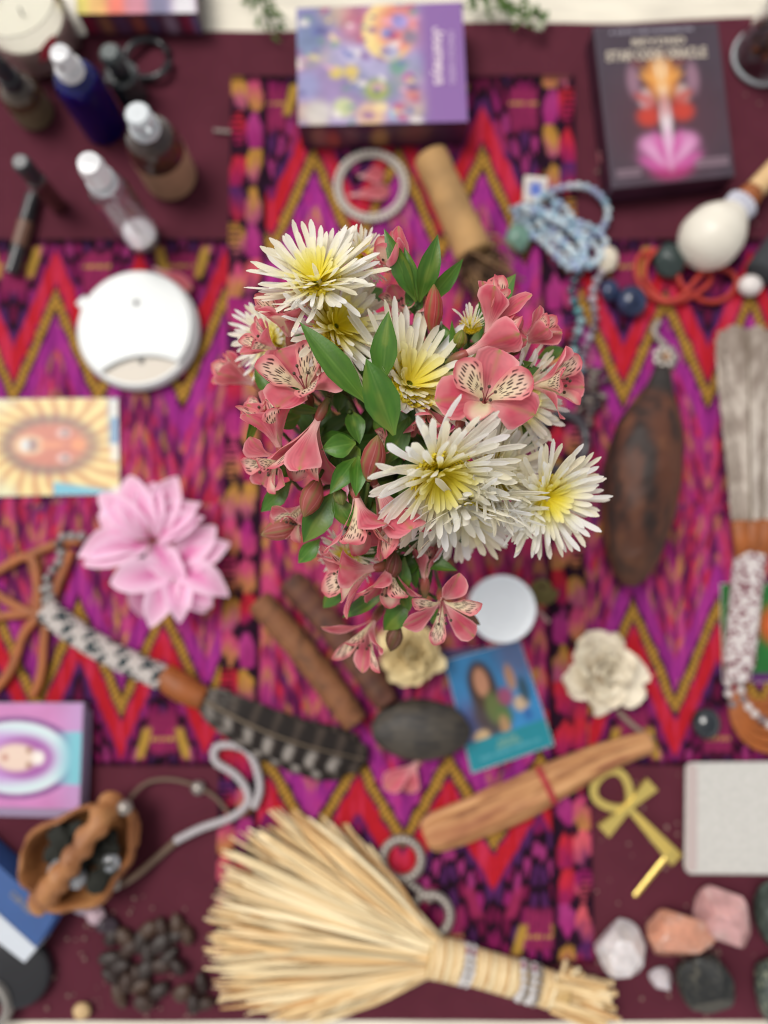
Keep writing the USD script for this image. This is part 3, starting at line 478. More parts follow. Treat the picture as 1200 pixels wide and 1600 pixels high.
for i, (cx, cy) in enumerate([(540, 600), (620, 560), (700, 620), (660, 680), (560, 690), (500, 680), (640, 780), (600, 830), (700, 800), (480, 570), (760, 560), (560, 500), (780, 660), (655, 860)]):
    lv = []
    for k in range(9):
        a = k * .7 + rgf.uniform(-.4, .4); z = rgf.uniform(.222, .250); r = rgf.uniform(45, 70); lv.append((cx + rgf.normal(0, 8), cy + rgf.normal(0, 8), cx + r * math.cos(a), cy + r * math.sin(a), z, z + rgf.uniform(-.012, .01), rgf.uniform(24, 38), dict(roll=rgf.normal(0, .4), tone=.85)))
    sprig(cx, cy, .24, 'dark leafy shoot deep inside the bouquet between the flowers', lv); tag(UsdGeom.Xform.Get(stage, '/World/leafy_shoot' + f'_{counts["/World/leafy_shoot"] - 1:03d}').GetPrim(), group='leafy shoots deep inside the bouquet')

# ================================================================ things laid out on the cloths
def colored(v, c): return np.broadcast_to(np.asarray(c, float), (len(v), 3))
def bead_ring(par, name, c, R, r, n, mt, col=None, flat=1.0, rg=None, tilt=0.0):
    for i in range(n):
        a = i / n * 2 * math.pi; q = c + np.array([math.cos(a) * R, math.sin(a) * R, 0]); b = ball(q, r, 2, (1, 1, flat)); put(par, name, b, mt, None if col is None else colored(b[0], col))
def beads_along(pts, r, step=2.0, sub=1, jitter=0.0, rg=None):
    pts = np.asarray(pts); s = np.concatenate([[0], np.cumsum(np.linalg.norm(np.diff(pts, axis=0), axis=1))]); n = max(2, int(s[-1] / (r * step)))
    q = np.stack([np.interp(np.linspace(0, s[-1], n), s, pts[:, k]) for k in range(3)], 1)
    if jitter: q = q + rg.normal(0, jitter, q.shape) * [1, 1, .3]
    return [ball(c, r, sub) for c in q]
def colour_of(ms, cols): return np.vstack([np.tile(c, (len(m[0]), 1)) for m, c in zip(ms, cols)])
silver = mat('silver_bead_look', lin('#a09890'), rough=0.35, metal=0.6)
brass = mat('brass_look', lin('#e2c870', 1.1), rough=0.32, metal=0.7, bump=0.2, bscale=300)
black_pl = mat('black_plastic_look', (0.012, 0.012, 0.014), rough=0.25)
white_pl = mat('white_plastic_look', (0.52, 0.52, 0.53), rough=0.3)
kraft = mat('kraft_label_look', lin('#8e6a50'), rough=0.7, var=0.1, vscale=90)
box_dark = mat('dark_box_side_look', lin('#2c1020'), rough=0.4, var=0.4, vscale=60)
paper_m = mat('paper_edge_look', (0.7, 0.68, 0.64), rough=0.7)
def n3(s, t, f, seed): return fbm(np.stack([s * f, t * f, np.full_like(s, seed)], -1), 4, seed)

# ---- the purple card box at the top
b1 = [(463, 13), (722, 3), (731, 190), (466, 196)]
def art_moon(s, t):
    c = np.broadcast_to(lin('#a892bd'), s.shape + (3,)); tones = ['#8088bb', '#d9a7c0', '#c9b3d8', '#e2cfae', '#9fa6cf', '#c494b8', '#d6b9a0', '#8fa7b2', '#c4b9dd']
    for i, h in enumerate(tones):
        for k in range(4):
            x, y = h2(i, k, 1) * .74, h2(i, k, 2); c = mixc(c, lin(h, .95), blob(s, t, x, y, .05 + .09 * h2(i, k, 3), .05 + .10 * h2(i, k, 4), .6) * .75)
    c = mixc(c, lin('#7f8ab8'), blob(s, t, .05, .2, .16, .24, .6) * .7); c = mixc(c, lin('#d0788f'), blob(s, t, .37, .14, .10, .16, .6) * .8)
    c = mixc(c, lin('#eeb58c'), blob(s, t, .55, .22, .155, .25, .12)); c = mixc(c, lin('#f0938c'), blob(s, t, .62, .2, .10, .2, .4) * .9); c = mixc(c, lin('#fbe3a0'), blob(s, t, .55, .22, .155, .25, .1) * (1 - blob(s, t, .60, .19, .14, .22, .25)))
    for x, y, h, r in [(.54, .24, '#98a0d8', .035), (.62, .15, '#a8a4dd', .055), (.56, .40, '#b4badb', .05), (.23, .56, '#ecd75c', .04), (.32, .56, '#e9ce6c', .045), (.47, .72, '#a9b44c', .07), (.66, .62, '#d878b8', .035), (.68, .76, '#d8908a', .04), (.27, .86, '#d9e0a8', .06), (.43, .93, '#ecc89a', .08), (.12, .9, '#dfd8d0', .08), (.33, .42, '#d9d2e4', .05), (.58, .92, '#a8c8d8', .04), (.60, .53, '#7fae9a', .05), (.68, .28, '#8f8aa0', .05)]:
        c = mixc(c, lin(h), blob(s, t, x, y, r, r * 1.3, .5) * .9)
    for k in range(70): c = mixc(c, lin(['#6f78b8', '#e4b0c4', '#f0dca0', '#8c5c9c', '#f4ece4', '#7c9c98', '#c8587c', '#5c5a94'][k % 8], 1.05), blob(s, t, h2(k, 3, 7) * .72, h2(k, 5, 8), .012 + .03 * h2(k, 7, 9), .012 + .03 * h2(k, 9, 3), .5, k) * .75)
    c = c * (0.8 + .4 * n3(s, t, 14, 3))[..., None]
    return mixc(c, lin('#9d76b4') * np.ones(s.shape + (3,)), sst(.70, .80, s))
bx = thing('card_box', 'purple oracle card box with yellow crescent moon on its lid', 'card box', V(596, 100, 0.003))
put(bx, 'box_body', qbox(b1, 0.003, 0.0400), box_dark, smooth=False); q = np.array([V(*c, 0.0402) for c in b1]); g, c = printed(b1, 0.0404, art_moon, 150, 110); put(bx, 'printed_lid', g, print_m, c)
def letters(par, text, px, py, z, hpx, ang, mt, name='lettering', bold=True, width=None):
    m = text_mesh(text, hpx * (CAM[2] - z) / FPX, 0.0003, bold); v = np.asarray(m.vertices).copy()
    if width: v[:, 0] *= width * (CAM[2] - z) / FPX / np.ptp(v[:, 0])
    put(par, name, xf((v, m.faces), V(px, py, z), ang), mt, smooth=False)
ink_pale, ink_mid = mat('pale_print_look', lin('#e6d3dc'), rough=.5), mat('mid_print_look', lin('#c4a8cf'), rough=.5)
letters(bx, "Journeys", 677, 42, 0.0406, 17, -math.pi / 2 + .02, ink_pale, width=100); letters(bx, 'ORACLE CARDS', 701, 48, 0.0406, 8, -math.pi / 2 + .02, ink_mid, width=92)
for x, y, h, r in [(500, 207, '#6b4038', 10), (560, 215, '#4a2a3c', 12), (598, 217, '#7a5238', 9), (650, 204, '#5c3a34', 30)]: pass
fq = [V(466, 196, 0.0402), V(731, 190, 0.0402)]; nrm = np.array([0, -1, 0]); S_, T_ = np.meshgrid(np.linspace(0.01, .99, 90), np.linspace(.04, .96, 16), indexing='ij')
def front_print(fq, z0, z1, fn, par, off=0.0003):
    a, b = fq; d = unit((b - a) * [1, 1, 0]); nn = np.array([d[1], -d[0], 0]); P = a[None, None] * (1 - S_[..., None]) + b[None, None] * S_[..., None] + nn * off; P = P.copy(); P[..., 2] = z1 + (z0 - z1) * T_
    put(par, 'printed_side', sheet(P[:, ::-1]), print_m, np.ascontiguousarray(fn(S_, T_)[:, ::-1]).reshape(-1, 3))
def side_art(s, t):
    c = np.broadcast_to(lin('#35152a'), s.shape + (3,))
    for x, y, r, h in [(.12, .5, .05, '#7a4a48'), (.2, .7, .04, '#8c4038'), (.30, .5, .05, '#5a3038'), (.48, .6, .05, '#8a6038'), (.7, .4, .1, '#5d3c38'), (.85, .5, .05, '#3a2030')]: c = mixc(c, lin(h), blob(s, t, x, y, r, .4, .6) * .9)
    return c
front_print(fq, 0.004, 0.039, side_art, bx)

# ---- the dark card box at the upper right
b2 = [(927, 42), (1121, 35), (1148, 275), (956, 295)]
def art_dark(s, t):
    c = np.broadcast_to(lin('#574a56'), s.shape + (3,)) * (0.85 + .3 * n3(s, t, 6, 7))[..., None]; c = mixc(c, lin('#70404e'), blob(s, t, .5, .62, .42, .3, .8) * .6)
    for x, y, rx, ry, h, k in [(.27, .35, .05, .1, '#b08a9c', .8), (.75, .35, .05, .1, '#b08a9c', .8), (.36, .47, .06, .06, '#e0d4dc', .9), (.65, .45, .06, .06, '#d8c4c0', .9), (.5, .35, .12, .13, '#f0a040', .9), (.5, .33, .055, .11, '#fbe8c8', .9), (.36, .58, .09, .06, '#d8503c', .9), (.64, .56, .09, .06, '#d8503c', .9),
                               (.5, .82, .22, .10, '#d884bc', .7), (.36, .75, .10, .06, '#e8a0d0', .8), (.64, .75, .1, .06, '#e8a0d0', .8), (.5, .92, .16, .06, '#c03880', .8), (.5, .60, .045, .14, '#f4e6ea', .9), (.5, .78, .035, .12, '#f4e2f0', .85), (.32, .24, .05, .03, '#8c4a50', .6), (.66, .24, .05, .03, '#8c4a50', .6)]: c = mixc(c, lin(h), blob(s, t, x, y, rx, ry, .55) * k)
    for k in range(-3, 4): a_ = k * .42; c = mixc(c, lin(['#f0b8dc', '#e070b8'][k % 2], .9), blob(s, t, .5 + .15 * math.sin(a_), .92 - .15 * math.cos(a_), .035, .11, .5, a_) * .75); c = mixc(c, lin('#c84838'), blob(s, t, .5 + .17 * math.sin(a_ * 1.3), .52 - .02 * abs(k), .03, .07, .5, a_) * .5); c = mixc(c, lin('#f0b060'), blob(s, t, .5 + .10 * math.sin(a_ * 1.4), .30 + .015 * abs(k), .018, .09, .5, a_) * .7)
    for y, k in [(.93, .3), (.90, .25)]: c = mixc(c, lin('#a8909c'), (np.abs(t - y) < .012) * (np.abs(s - .15) < .1) * .6 + (np.abs(t - y + .02) < .012) * (np.abs(s - .83) < .14) * .6)
    return mixc(c, lin('#6a6470'), np.maximum(1 - sst(.0, .03, s), 1 - sst(.0, .02, t)) * .6)
bx = thing('card_box', 'dark grey oracle card box with glowing fiery figure and capital title', 'card box', V(1038, 160, 0.001))
put(bx, 'box_body', qbox(b2, 0.0016, 0.0300), box_dark, smooth=False); g, c = printed(b2, 0.0304, art_dark, 110, 140); put(bx, 'printed_lid', g, print_m, c)
gold_ink = mat('gold_print_look', lin('#cfc2ae'), rough=.45); grey_ink = mat('grey_print_look', lin('#9a93a0'), rough=.5)
letters(bx, 'STAR CODE ORACLE', 947, 96, 0.0306, 17, .05, gold_ink, width=166); letters(bx, 'BEYOND', 986, 71, 0.0306, 10, .05, gold_ink, width=88); letters(bx, 'A DECK AND GUIDEBOOK', 952, 54, 0.0306, 6, .05, grey_ink, width=140)

# ---- the third box cut by the upper edge
b3 = [(112, -120), (296, -120), (308, 20), (120, 22)]
def art_edge(s, t):
    c = np.broadcast_to(lin('#b08ab0'), s.shape + (3,))
    for x, h in [(.05, '#e8d868'), (.2, '#f0c070'), (.35, '#f08068'), (.5, '#d890a0'), (.7, '#8c88a8'), (.9, '#e8e4e8')]: c = mixc(c, lin(h), blob(s, t, x, .95, .1, .4, .6))
    return c * (.8 + .4 * n3(s, t, 9, 2))[..., None]
bx = thing('card_box', 'colourful card box cut off by the top edge beside the candle jar', 'card box', V(210, -40, 0.001))
put(bx, 'box_body', qbox(b3, 0.002, 0.030), box_dark, smooth=False); g, c = printed(b3, 0.0304, art_edge, 90, 60); put(bx, 'printed_lid', g, print_m, c)
def side_art3(s, t):
    c = np.broadcast_to(lin('#4a2034'), s.shape + (3,))
    for x, h in [(.06, '#7a1c30'), (.2, '#8a5a40'), (.34, '#4c3450'), (.48, '#8a4438'), (.6, '#3c3450'), (.75, '#8a7488'), (.9, '#7c2038'), (.98, '#6a5c84')]: c = mixc(c, lin(h), blob(s, t, x, .5, .05, .5, .7) * .9)
    return c
front_print([V(120, 22, .030), V(308, 20, .030)], 0.003, 0.0295, side_art3, bx)
cd = thing('white_card', 'cream paper card lying under the edge box beside the candle jar', 'card', V(110, 30, 0.001)); put(cd, 'sheet', qbox([(64, -40), (120, -40), (134, 54), (72, 62)], .0055, .0068), mat('cream_card_look', lin('#e6dfd0'), rough=.6), smooth=False)

# ---- the green sprigs lying along the back edge
for k, (x0, y0, x1, y1, n, lab) in enumerate([(395, -30, 425, 48, 46, 'small dark green sprig touching the cloth left of the purple box'), (735, -10, 845, 30, 90, 'wide green and white variegated sprig right of the purple box')]):
    rg = np.random.default_rng(300 + k); t = thing('green_sprig', lab, 'plant sprig', V((x0 + x1) / 2, (y0 + y1) / 2, .005))
    put(t, 'stem', tube(spl(pp([(x0, y0, .012), ((x0 + x1) / 2, (y0 + y1) / 2 - 6, .016), (x1, y1, .010)]), 14), .0012, 6), leaf_m, np.broadcast_to(lin('#4c6030'), (14 * 6 + 2, 3)))
    for i in range(n):
        f = rg.random(); cx, cy = x0 + (x1 - x0) * f + rg.normal(0, 12), y0 + (y1 - y0) * f + rg.normal(0, 10); a = rg.uniform(0, 6.28); L = rg.uniform(10, 22); z = rg.uniform(.007, .022)
        P, u, s = blade(V(cx, cy, z), V(cx + L * math.cos(a), cy + L * math.sin(a), z + rg.uniform(-.004, .006)), 7 * S(z), nu=7, nv=5, seed=i, roll=rg.normal(0, .4)); put(t, 'leaf', sheet(P), leaf_m, mixc(leaf_col(u, s, rg, .75), lin('#c8ccb0', .8), np.full(u.shape, (k == 1) * (rg.random() < .22) * 1.0)).reshape(-1, 3))

# ---- bottles and tubes at the upper left
def spin(par, name, prof, c, mt, n=40, col=None): g = lathe(prof, n, c); return put(par, name, g, mt, None if col is None else colored(g[0], col), smooth=35)
def round_prof(r, h0, h1, rb=.002): return [(.0005, h0), (r - rb, h0), (r, h0 + rb), (r, h1 - rb), (r - rb, h1), (.0005, h1)]
blue_glass = glass('cobalt_glass_look', (0.03, 0.05, 0.55), .06); amber = glass('amber_glass_look', (0.20, 0.06, 0.012), .06); clear = glass('clear_plastic_look', (0.94, 0.93, 0.95), .08)
dark_fill = mat('dark_liquid_look', (0.012, 0.008, 0.006), rough=.2); blue_fill = mat('blue_bottle_content_look', (0.012, 0.016, 0.20), rough=.25)
frost = mat('frosted_cap_look', (0.42, 0.45, 0.47), rough=.3)
c = G(163, 196); t = thing('spray_bottle', 'cobalt blue glass bottle with white mist cap', 'bottle', c)
spin(t, 'body', [(.0005, 0), (.0185, 0), (.0200, .002), (.0200, .062), (.017, .069), (.009, .073), (.0085, .076), (.0005, .0762)], c, blue_fill); spin(t, 'glass_shell', [(.0202, .0005), (.0206, .002), (.0206, .0625), (.0176, .0698), (.0095, .0738)], c, blue_glass)
spin(t, 'collar', round_prof(.0115, .0745, .086), c, white_pl); spin(t, 'nozzle', [(.0005, .086), (.009, .086), (.009, .098), (.0075, .101), (.0005, .102)], c, white_pl); put(t, 'spray_hole', xf(rbox(.003, .0015, .002, .0003), c + [0, -.0088, .093]), black_pl, smooth=False)
c = G(268, 278); t = thing('spray_bottle', 'dark amber bottle with tan paper label and frosted pump', 'bottle', c)
spin(t, 'body', [(.0005, 0), (.0220, 0), (.0238, .002), (.0238, .058), (.020, .068), (.011, .074), (.0095, .078), (.0005, .0782)], c, mat('amber_body_look', (0.02, 0.008, 0.004), rough=.08, coat=.6)); spin(t, 'label', [(.0240, .004), (.0243, .0045), (.0243, .046), (.0240, .0465)], c, kraft)
spin(t, 'collar', round_prof(.0125, .076, .086), c, frost); spin(t, 'pump', round_prof(.0105, .086, .101), c, frost); put(t, 'spout', tube([c + [.004, -.006, .095], c + [.010, -.014, .0945]], .0022, 8), frost)
c = G(222, 372); t = thing('spray_bottle', 'slim clear plastic spray bottle with translucent white cap', 'bottle', c)
spin(t, 'body', [(.0005, .001), (.0152, .0005), (.0168, .002), (.0168, .083), (.0150, .091), (.0085, .096), (.0072, .098), (.0060, .098), (.0068, .095), (.0138, .090), (.0154, .083), (.0154, .0035), (.0005, .003)], c, clear)
lq = mat('pale_liquid_look', (0.55, 0.50, 0.52), rough=.1, coat=.4); spin(t, 'liquid', [(.0005, .0035), (.0150, .0035), (.0150, .012), (.0005, .0122)], c, mat('pale_base_look', (0.62, 0.60, 0.61), rough=.2)); put(t, 'dip_tube', tube([c + [.001, 0, .006], c + [.0, 0, .098]], .0014, 8), lq)
spin(t, 'collar', round_prof(.0118, .096, .108), c, frost); spin(t, 'cap', [(.0005, .108), (.0105, .108), (.0105, .124), (.0088, .130), (.0005, .131)], c, white_pl)
c = G(56, 178); t = thing('dropper_bottle', 'small brown dropper bottle with black rubber bulb', 'bottle', c)
spin(t, 'body', [(.0005, 0), (.0165, 0), (.018, .002), (.018, .034), (.015, .040), (.0085, .044), (.0005, .0442)], c, mat('brown_bottle_look', (0.035, 0.02, 0.010), rough=.12, coat=.5)); spin(t, 'label', [(.0182, .003), (.0184, .004), (.0184, .026), (.0182, .027)], c, mat('olive_label_look', lin('#57462e'), rough=.7))
spin(t, 'collar', round_prof(.0098, .044, .056), c, black_pl); spin(t, 'bulb', [(.0005, .056), (.0075, .056), (.0070, .070), (.0055, .078), (.003, .081), (.0005, .0815)], c, black_pl)
c = G(207, 150); t = thing('dropper_bottle', 'black bottle behind the amber one with shiny round top', 'bottle', c)
spin(t, 'body', round_prof(.0155, 0, .036, .003), c, mat('black_glass_look', (0.01, 0.012, 0.012), rough=.1, coat=.6)); spin(t, 'neck', round_prof(.0085, .036, .050), c, black_pl); spin(t, 'cap', round_prof(.0098, .050, .062, .003), c, mat('dark_steel_look', (.05, .058, .058), rough=.35, metal=.5))
c = G(92, 322); t = thing('roller_bottle', 'small dark roller bottle with black cap near the clear sprayer', 'bottle', c)
spin(t, 'body', round_prof(.0085, 0, .050, .002), c, mat('dark_roller_look', (0.03, 0.008, 0.008), rough=.1, coat=.6)); spin(t, 'cap', round_prof(.0078, .051, .076, .002), c, black_pl); spin(t, 'cap_top', round_prof(.0062, .0762, .0775, .0005), c, mat('grey_disc_look', (.07, .07, .075), rough=.4))
t = thing('applicator_tube', 'slim black tube with brown label lying at the left edge', 'tube', G(33, 360)); a, b = G(52, 305, .006), G(18, 428, .006)
for nm, f0, f1, r, m_ in [('cap', 0, .34, .0062, black_pl), ('label', .345, .66, .0066, mat('brown_band_look', lin('#6d4c3c'), rough=.5)), ('barrel', .665, 1, .0064, black_pl)]: put(t, nm, tube([a + (b - a) * f0, a + (b - a) * (f1 - .005), a + (b - a) * f1], [r, r, r * .85], 14), m_, smooth=50)
ring = [(230 + 34 * math.cos(a_), 92 + 30 * math.sin(a_), .006 + .003 * math.sin(a_ * 2)) for a_ in np.linspace(0, 6.0, 14)]
put(None, 'rubber_cord', tube(spl(pp(ring), 60), .0034, 8), black_pl, label='loop of thick black cord behind the amber bottle', cat='cord')
put(None, 'incense_stub', tube([G(334, 204, .002), G(360, 206, .002)], .0016, 8), mat('ash_stick_look', lin('#9a8a84'), rough=.8), label='tiny pale stick lying on maroon cloth left of the runner', cat='stick')
# candle jar
c = V(62, 66, .004); t = thing('candle_jar', 'glass candle jar with pale wax and a red petal at the corner', 'candle', c)
spin(t, 'wax', [(.0005, .003), (.036, .003), (.037, .02), (.0370, .034), (.030, .0345), (.0005, .0345)], c, mat('pink_wax_look', lin('#cbaaa0'), rough=.45, var=.12, vscale=60)); spin(t, 'wax_top', [(.0005, .0350), (.033, .0350), (.0365, .0358), (.0366, .0346)], c, mat('cream_wax_look', lin('#d4cfba'), rough=.4))
spin(t, 'glass', [(.0005, 0), (.037, 0), (.0395, .002), (.040, .058), (.0395, .060), (.0385, .0585), (.0378, .003), (.0005, .0022)], c, clear, 48)
P, u, s = blade(c + [.015, -.0403, .028], c + [.034, -.025, .044], .010, arch=.0, nu=12, nv=7); put(None, 'red_petal', sheet(P), petal_m, colored(P.reshape(-1, 3), lin('#c2384a')), label='single red petal stuck to the candle jar', cat='petal')
P, u, s = blade(c + [-.01, .003, .037], c + [.004, -.01, .0375], .014, arch=.05, nu=12, nv=7); put(t, 'wick', tube([c + [0, 0, .035], c + [.001, .001, .043]], .0008, 6), black_pl)
# glass jar at the upper right
c = V(1189, 92, .002); t = thing('glass_jar', 'clear glass jar of dark brown bits at the upper right corner', 'jar', c); rg = np.random.default_rng(8)
spin(t, 'glass', [(.0005, 0), (.024, 0), (.0265, .003), (.027, .05), (.024, .060), (.0225, .0605), (.0252, .05), (.0245, .005), (.0005, .004)], c, clear, 48); spin(t, 'base_ring', [(.0262, .0), (.0285, .001), (.0290, .004), (.0275, .006)], c, frost)
for i in range(46):
    a, r, z = rg.uniform(0, 6.28), rg.uniform(0, .02), rg.uniform(.006, .045); b = rock((0, 0, 0), (.004, .003, .0025), 500 + i, .4, 1); put(t, 'brown_bit', xf(b, c + [r * math.cos(a), r * math.sin(a), z], rg.uniform(0, 3)), matte_m, colored(b[0], [lin('#5c3826'), lin('#3c2418'), lin('#8a4a2a'), lin('#8a7a5a')][i % 4] * .9), smooth=False)

# ---- bracelet, bark roll with roots, beads
silver2 = mat('bright_silver_look', lin('#d6cec4'), rough=0.35, metal=0.3); c = G(580, 290, .004); t = thing('bead_bracelet', 'round bracelet of small silver beads below the purple box', 'bracelet', c); bead_ring(t, 'bead', c, 50.5 * S(0.01), .0021, 42, silver2); bead_ring(t, 'bead', c, 58 * S(0.01), .0025, 42, silver2)
def loose_petals(specs):
    for (x0, y0, x1, y1, w, seed, lab) in specs:
        rg = np.random.default_rng(seed); P, u, s = blade(G(x0, y0, .003), G(x1, y1, .005), w * S(.004), arch=.12, nu=16, nv=11, outline=OUT, cup=.35, seed=seed); put(None, 'fallen_petal', sheet(P), petal_m, outer_col(u, s, rg, 1.0).reshape(-1, 3), label=lab, cat='petal')
loose_petals([(560, 275, 600, 272, 26, 1, 'upper fallen pink petal inside the silver bead bracelet'), (545, 305, 610, 298, 24, 2, 'lower fallen pink petal inside the silver bead bracelet'), (240, 418, 300, 452, 26, 3, 'long faded pink petal above the round white lid'),
              (655, 1190, 600, 1232, 34, 4, 'white edged pink petal on the left of the pair under the dark stone'), (650, 1185, 640, 1240, 26, 5, 'pink petal on the right of the pair under the dark stone'), (935, 225, 945, 262, 12, 6, 'tiny pale petal lying against the dark card box')])
t = thing('root_bundle', 'tan bark tube with frayed brown roots at one end', 'bundle', G(715, 320)); rg = np.random.default_rng(61)
a, b = G(672, 244, .017), G(742, 400, .017); f = np.linspace(0, 1, 26); mid = a + np.outer(f, b - a)
tv, tf = tube(mid, np.interp(f, [0, .03, .6, 1], [.0150, .0158, .0160, .0175]), 24); tv = tv + (fbm(tv * 260, 3, 4) - .5)[:, None] * .0012
put(t, 'bark_tube', (tv, tf), mat('bark_tube_look', lin('#b08855'), rough=.8, var=.3, vscale=40, bump=.6, bscale=300, stretch=(1, 1, 1)))
put(t, 'hollow', tube([a + (a - b) * .0 + unit(a - b) * .0006, a + unit(a - b) * .0009], .0105, 20), mat('hollow_look', lin('#a07a4c'), rough=.9))
for i in range(90):
    e = b + np.array([rg.normal(.016, .018), rg.normal(-.022, .013), rg.uniform(-.012, .008)]); s0 = b + rg.normal(0, .007, 3) * [1, 1, .6]; m_ = (s0 + e) / 2 + rg.normal(0, .008, 3); e[2] = max(e[2], .006); m_[2] = max(m_[2], .006)
    g = tube(spl([s0, m_, e], 8), np.linspace(.0016, .0006, 8) * rg.uniform(.6, 1.3), 5); put(t, 'root', g, matte_m, colored(g[0], [lin('#7a5c40'), lin('#5c4432'), lin('#94744e'), lin('#463226')][i % 4]))
# pale blue bead necklace heap
blue_bead = mat('pale_blue_bead_look', None, rough=.2, coat=.4, spec=.6)
t = thing('bead_necklace', 'heap of pale blue glass bead strands at the upper right of the runner', 'necklace', G(870, 340)); rg = np.random.default_rng(12); bc = [lin('#a8bfce'), lin('#bccdd8'), lin('#8fb0c4'), lin('#c8d6dc'), lin('#98a8c8')]
for k, loop in enumerate([[(845, 300), (880, 286), (925, 300), (946, 335), (925, 368), (895, 350), (880, 320), (850, 306)], [(800, 330), (840, 350), (885, 385), (930, 410), (948, 380), (905, 345), (860, 330), (820, 318)], [(805, 345), (850, 375), (900, 412), (925, 420), (935, 395), (880, 360), (830, 330)],
                          [(860, 300), (866, 340), (905, 375), (915, 410), (890, 395), (850, 350), (852, 305)], [(815, 325), (870, 345), (920, 385), (900, 418), (850, 385), (808, 340)]]):
    ms = beads_along(spl([G(x + rg.normal(0, 4), y + rg.normal(0, 4), .005 + .006 * rg.random() + .002 * k) for x, y in loop], 90, True), .0036, 1.95); put(t, 'strand', cat_(ms), blue_bead, colour_of(ms, [bc[int(rg.integers(5))] for _ in ms]), kind='stuff')
t = thing('square_pendant', 'small white framed square pendant with blue picture by the blue beads', 'pendant', G(836, 296)); pq = [(820, 274), (856, 277), (853, 318), (818, 314)]; put(t, 'frame', qbox(pq, .006, .013), mat('pendant_white_look', lin('#d8cfc4'), rough=.35), smooth=False)
def art_pend(s, t_): return mixc(np.broadcast_to(lin('#c8c4cc'), s.shape + (3,)), lin('#6f86d0'), blob(s, t_, .5, .5, .34, .38, .3))
g, c = printed([(825, 281), (851, 283), (849, 311), (823, 308)], .0134, art_pend, 30, 30); put(t, 'picture', g, gloss_m, c)
g = rock(G(806, 378), (.011, .013, .008), 71, .3, 3); put(None, 'green_stone', g, mat('sea_green_stone_look', lin('#6f9484'), rough=.3, var=.3, vscale=80), label='pale sea green tumbled stone beside the frayed roots', cat='stone')
g = rock(G(945, 410, .002), (.010, .011, .008), 72, .5, 3, 3); put(None, 'white_shell', g, mat('shell_look', lin('#d8cdb8'), rough=.4, var=.12), label='small rounded white shell below the blue bead heap', cat='shell')
for lab, col_, pts, r, nm in [('string of teal and grey beads beside the coral blooms', ['#4f8c90', '#386c78', '#7ea4a8', '#2c4450'], [(905, 425), (893, 460), (908, 500), (896, 540), (910, 580)], .0042, 'teal'), ('string of clear grey crystal beads beside the teal ones', ['#8a8088', '#b4a8b0', '#6a5a68', '#9c98a4'], [(940, 425), (926, 460), (930, 500), (918, 535), (905, 575), (895, 600)], .0040, 'grey')]:
    t = thing('bead_string', lab, 'beads', G(*pts[2])); ms = beads_along(spl([G(x, y, .005) for x, y in pts], 60), r, 2.05); rg = np.random.default_rng(9)
    for m_ in ms: put(t, 'bead', m_, blue_bead, colored(m_[0], lin(col_[int(rg.integers(4))])))
for x, y, r, lab in [(982, 476, .0135, 'round navy stone with pale sheen below the red cord'), (950, 458, .009, 'smaller dark blue stone left of the navy one')]:
    g = rock(G(x, y), (r, r * 1.1, r * .7), int(x), .15, 3); put(None, 'navy_stone', g, mat(f'navy_stone_look_{x}', lin('#1c2644'), rough=.15, ramp=[(.3, lin('#141c34')), (.6, lin('#2c3a5c')), (.72, lin('#8c8c70'))], vscale=70), label=lab, cat='stone')
rg = np.random.default_rng(33); t = thing('dark_bead_cluster', 'clump of dark brown seed beads beside the pod', 'beads', G(918, 620))
for i in range(34): m_ = ball(G(922 + rg.normal(0, 15), 615 + rg.normal(0, 24), .004 + .004 * rg.random()), .0036, 1, (1.2, 1, .8)); put(t, 'bead', m_, gloss_m, colored(m_[0], [lin('#3c2c2c'), lin('#54403c'), lin('#2a2024'), lin('#6c6058')][i % 4]))
put(None, 'dark_hoop', tube(spl([G(878 + 38 * math.cos(a_), 690 + 44 * math.sin(a_), .005) for a_ in np.linspace(0, 6.283, 13)[:-1]], 50, True), .0045, 10), mat('dark_hoop_look', lin('#3c383e'), rough=.3), label='dark grey ring partly under the right chrysanthemum', cat='ring')

# ---- white lid, lion card, lily, deck
c = G(220, 520, .0005); rpx = 97 * S(.012); t = thing('round_white_lid', 'round white ceramic lid with a curved lower segment', 'lid', c); wm = mat('white_ceramic_look', (0.46, 0.475, 0.47), rough=.35); wm2 = mat('cream_ceramic_look', lin('#cabca8', .75), rough=.35)
spin(t, 'plate', [(.0005, 0), (rpx - .004, 0), (rpx, .003), (rpx, .009), (rpx - .0025, .0125), (rpx - .006, .0120), (.0005, .0105)], c, wm, 72)
import shapely
disc = Polygon([(c[0] + (rpx - .005) * math.cos(a_), c[1] + (rpx - .005) * math.sin(a_)) for a_ in np.linspace(0, 2 * math.pi, 90)]); lowc = V(232, 658, .012); bite = Polygon([(lowc[0] + .062 * math.cos(a_), lowc[1] + .058 * math.sin(a_)) for a_ in np.linspace(0, 2 * math.pi, 90)])
put(t, 'upper_segment', prism(disc.difference(bite), c[2] + .011, c[2] + .0170), wm, smooth=30); put(t, 'lower_segment', prism(disc.intersection(bite.buffer(-.0008)), c[2] + .0105, c[2] + .0122), wm2, smooth=30)
for x, y in [(213, 473), (221, 565)]: put(t, 'small_hole', lathe([(.0005, 0), (.0022, 0), (.0026, .0005), (.0018, .0007)], 14, V(x, y, c[2] + (.0170 if y < 500 else .0122))), mat(f'grey_dot_look_{y}', lin('#9a9a9a'), rough=.5))
put(t, 'spout', xf(rbox(.012, .01, .010, .002), V(136, 478, .0035) + [0, 0, 0], .8), wm, smooth=40)
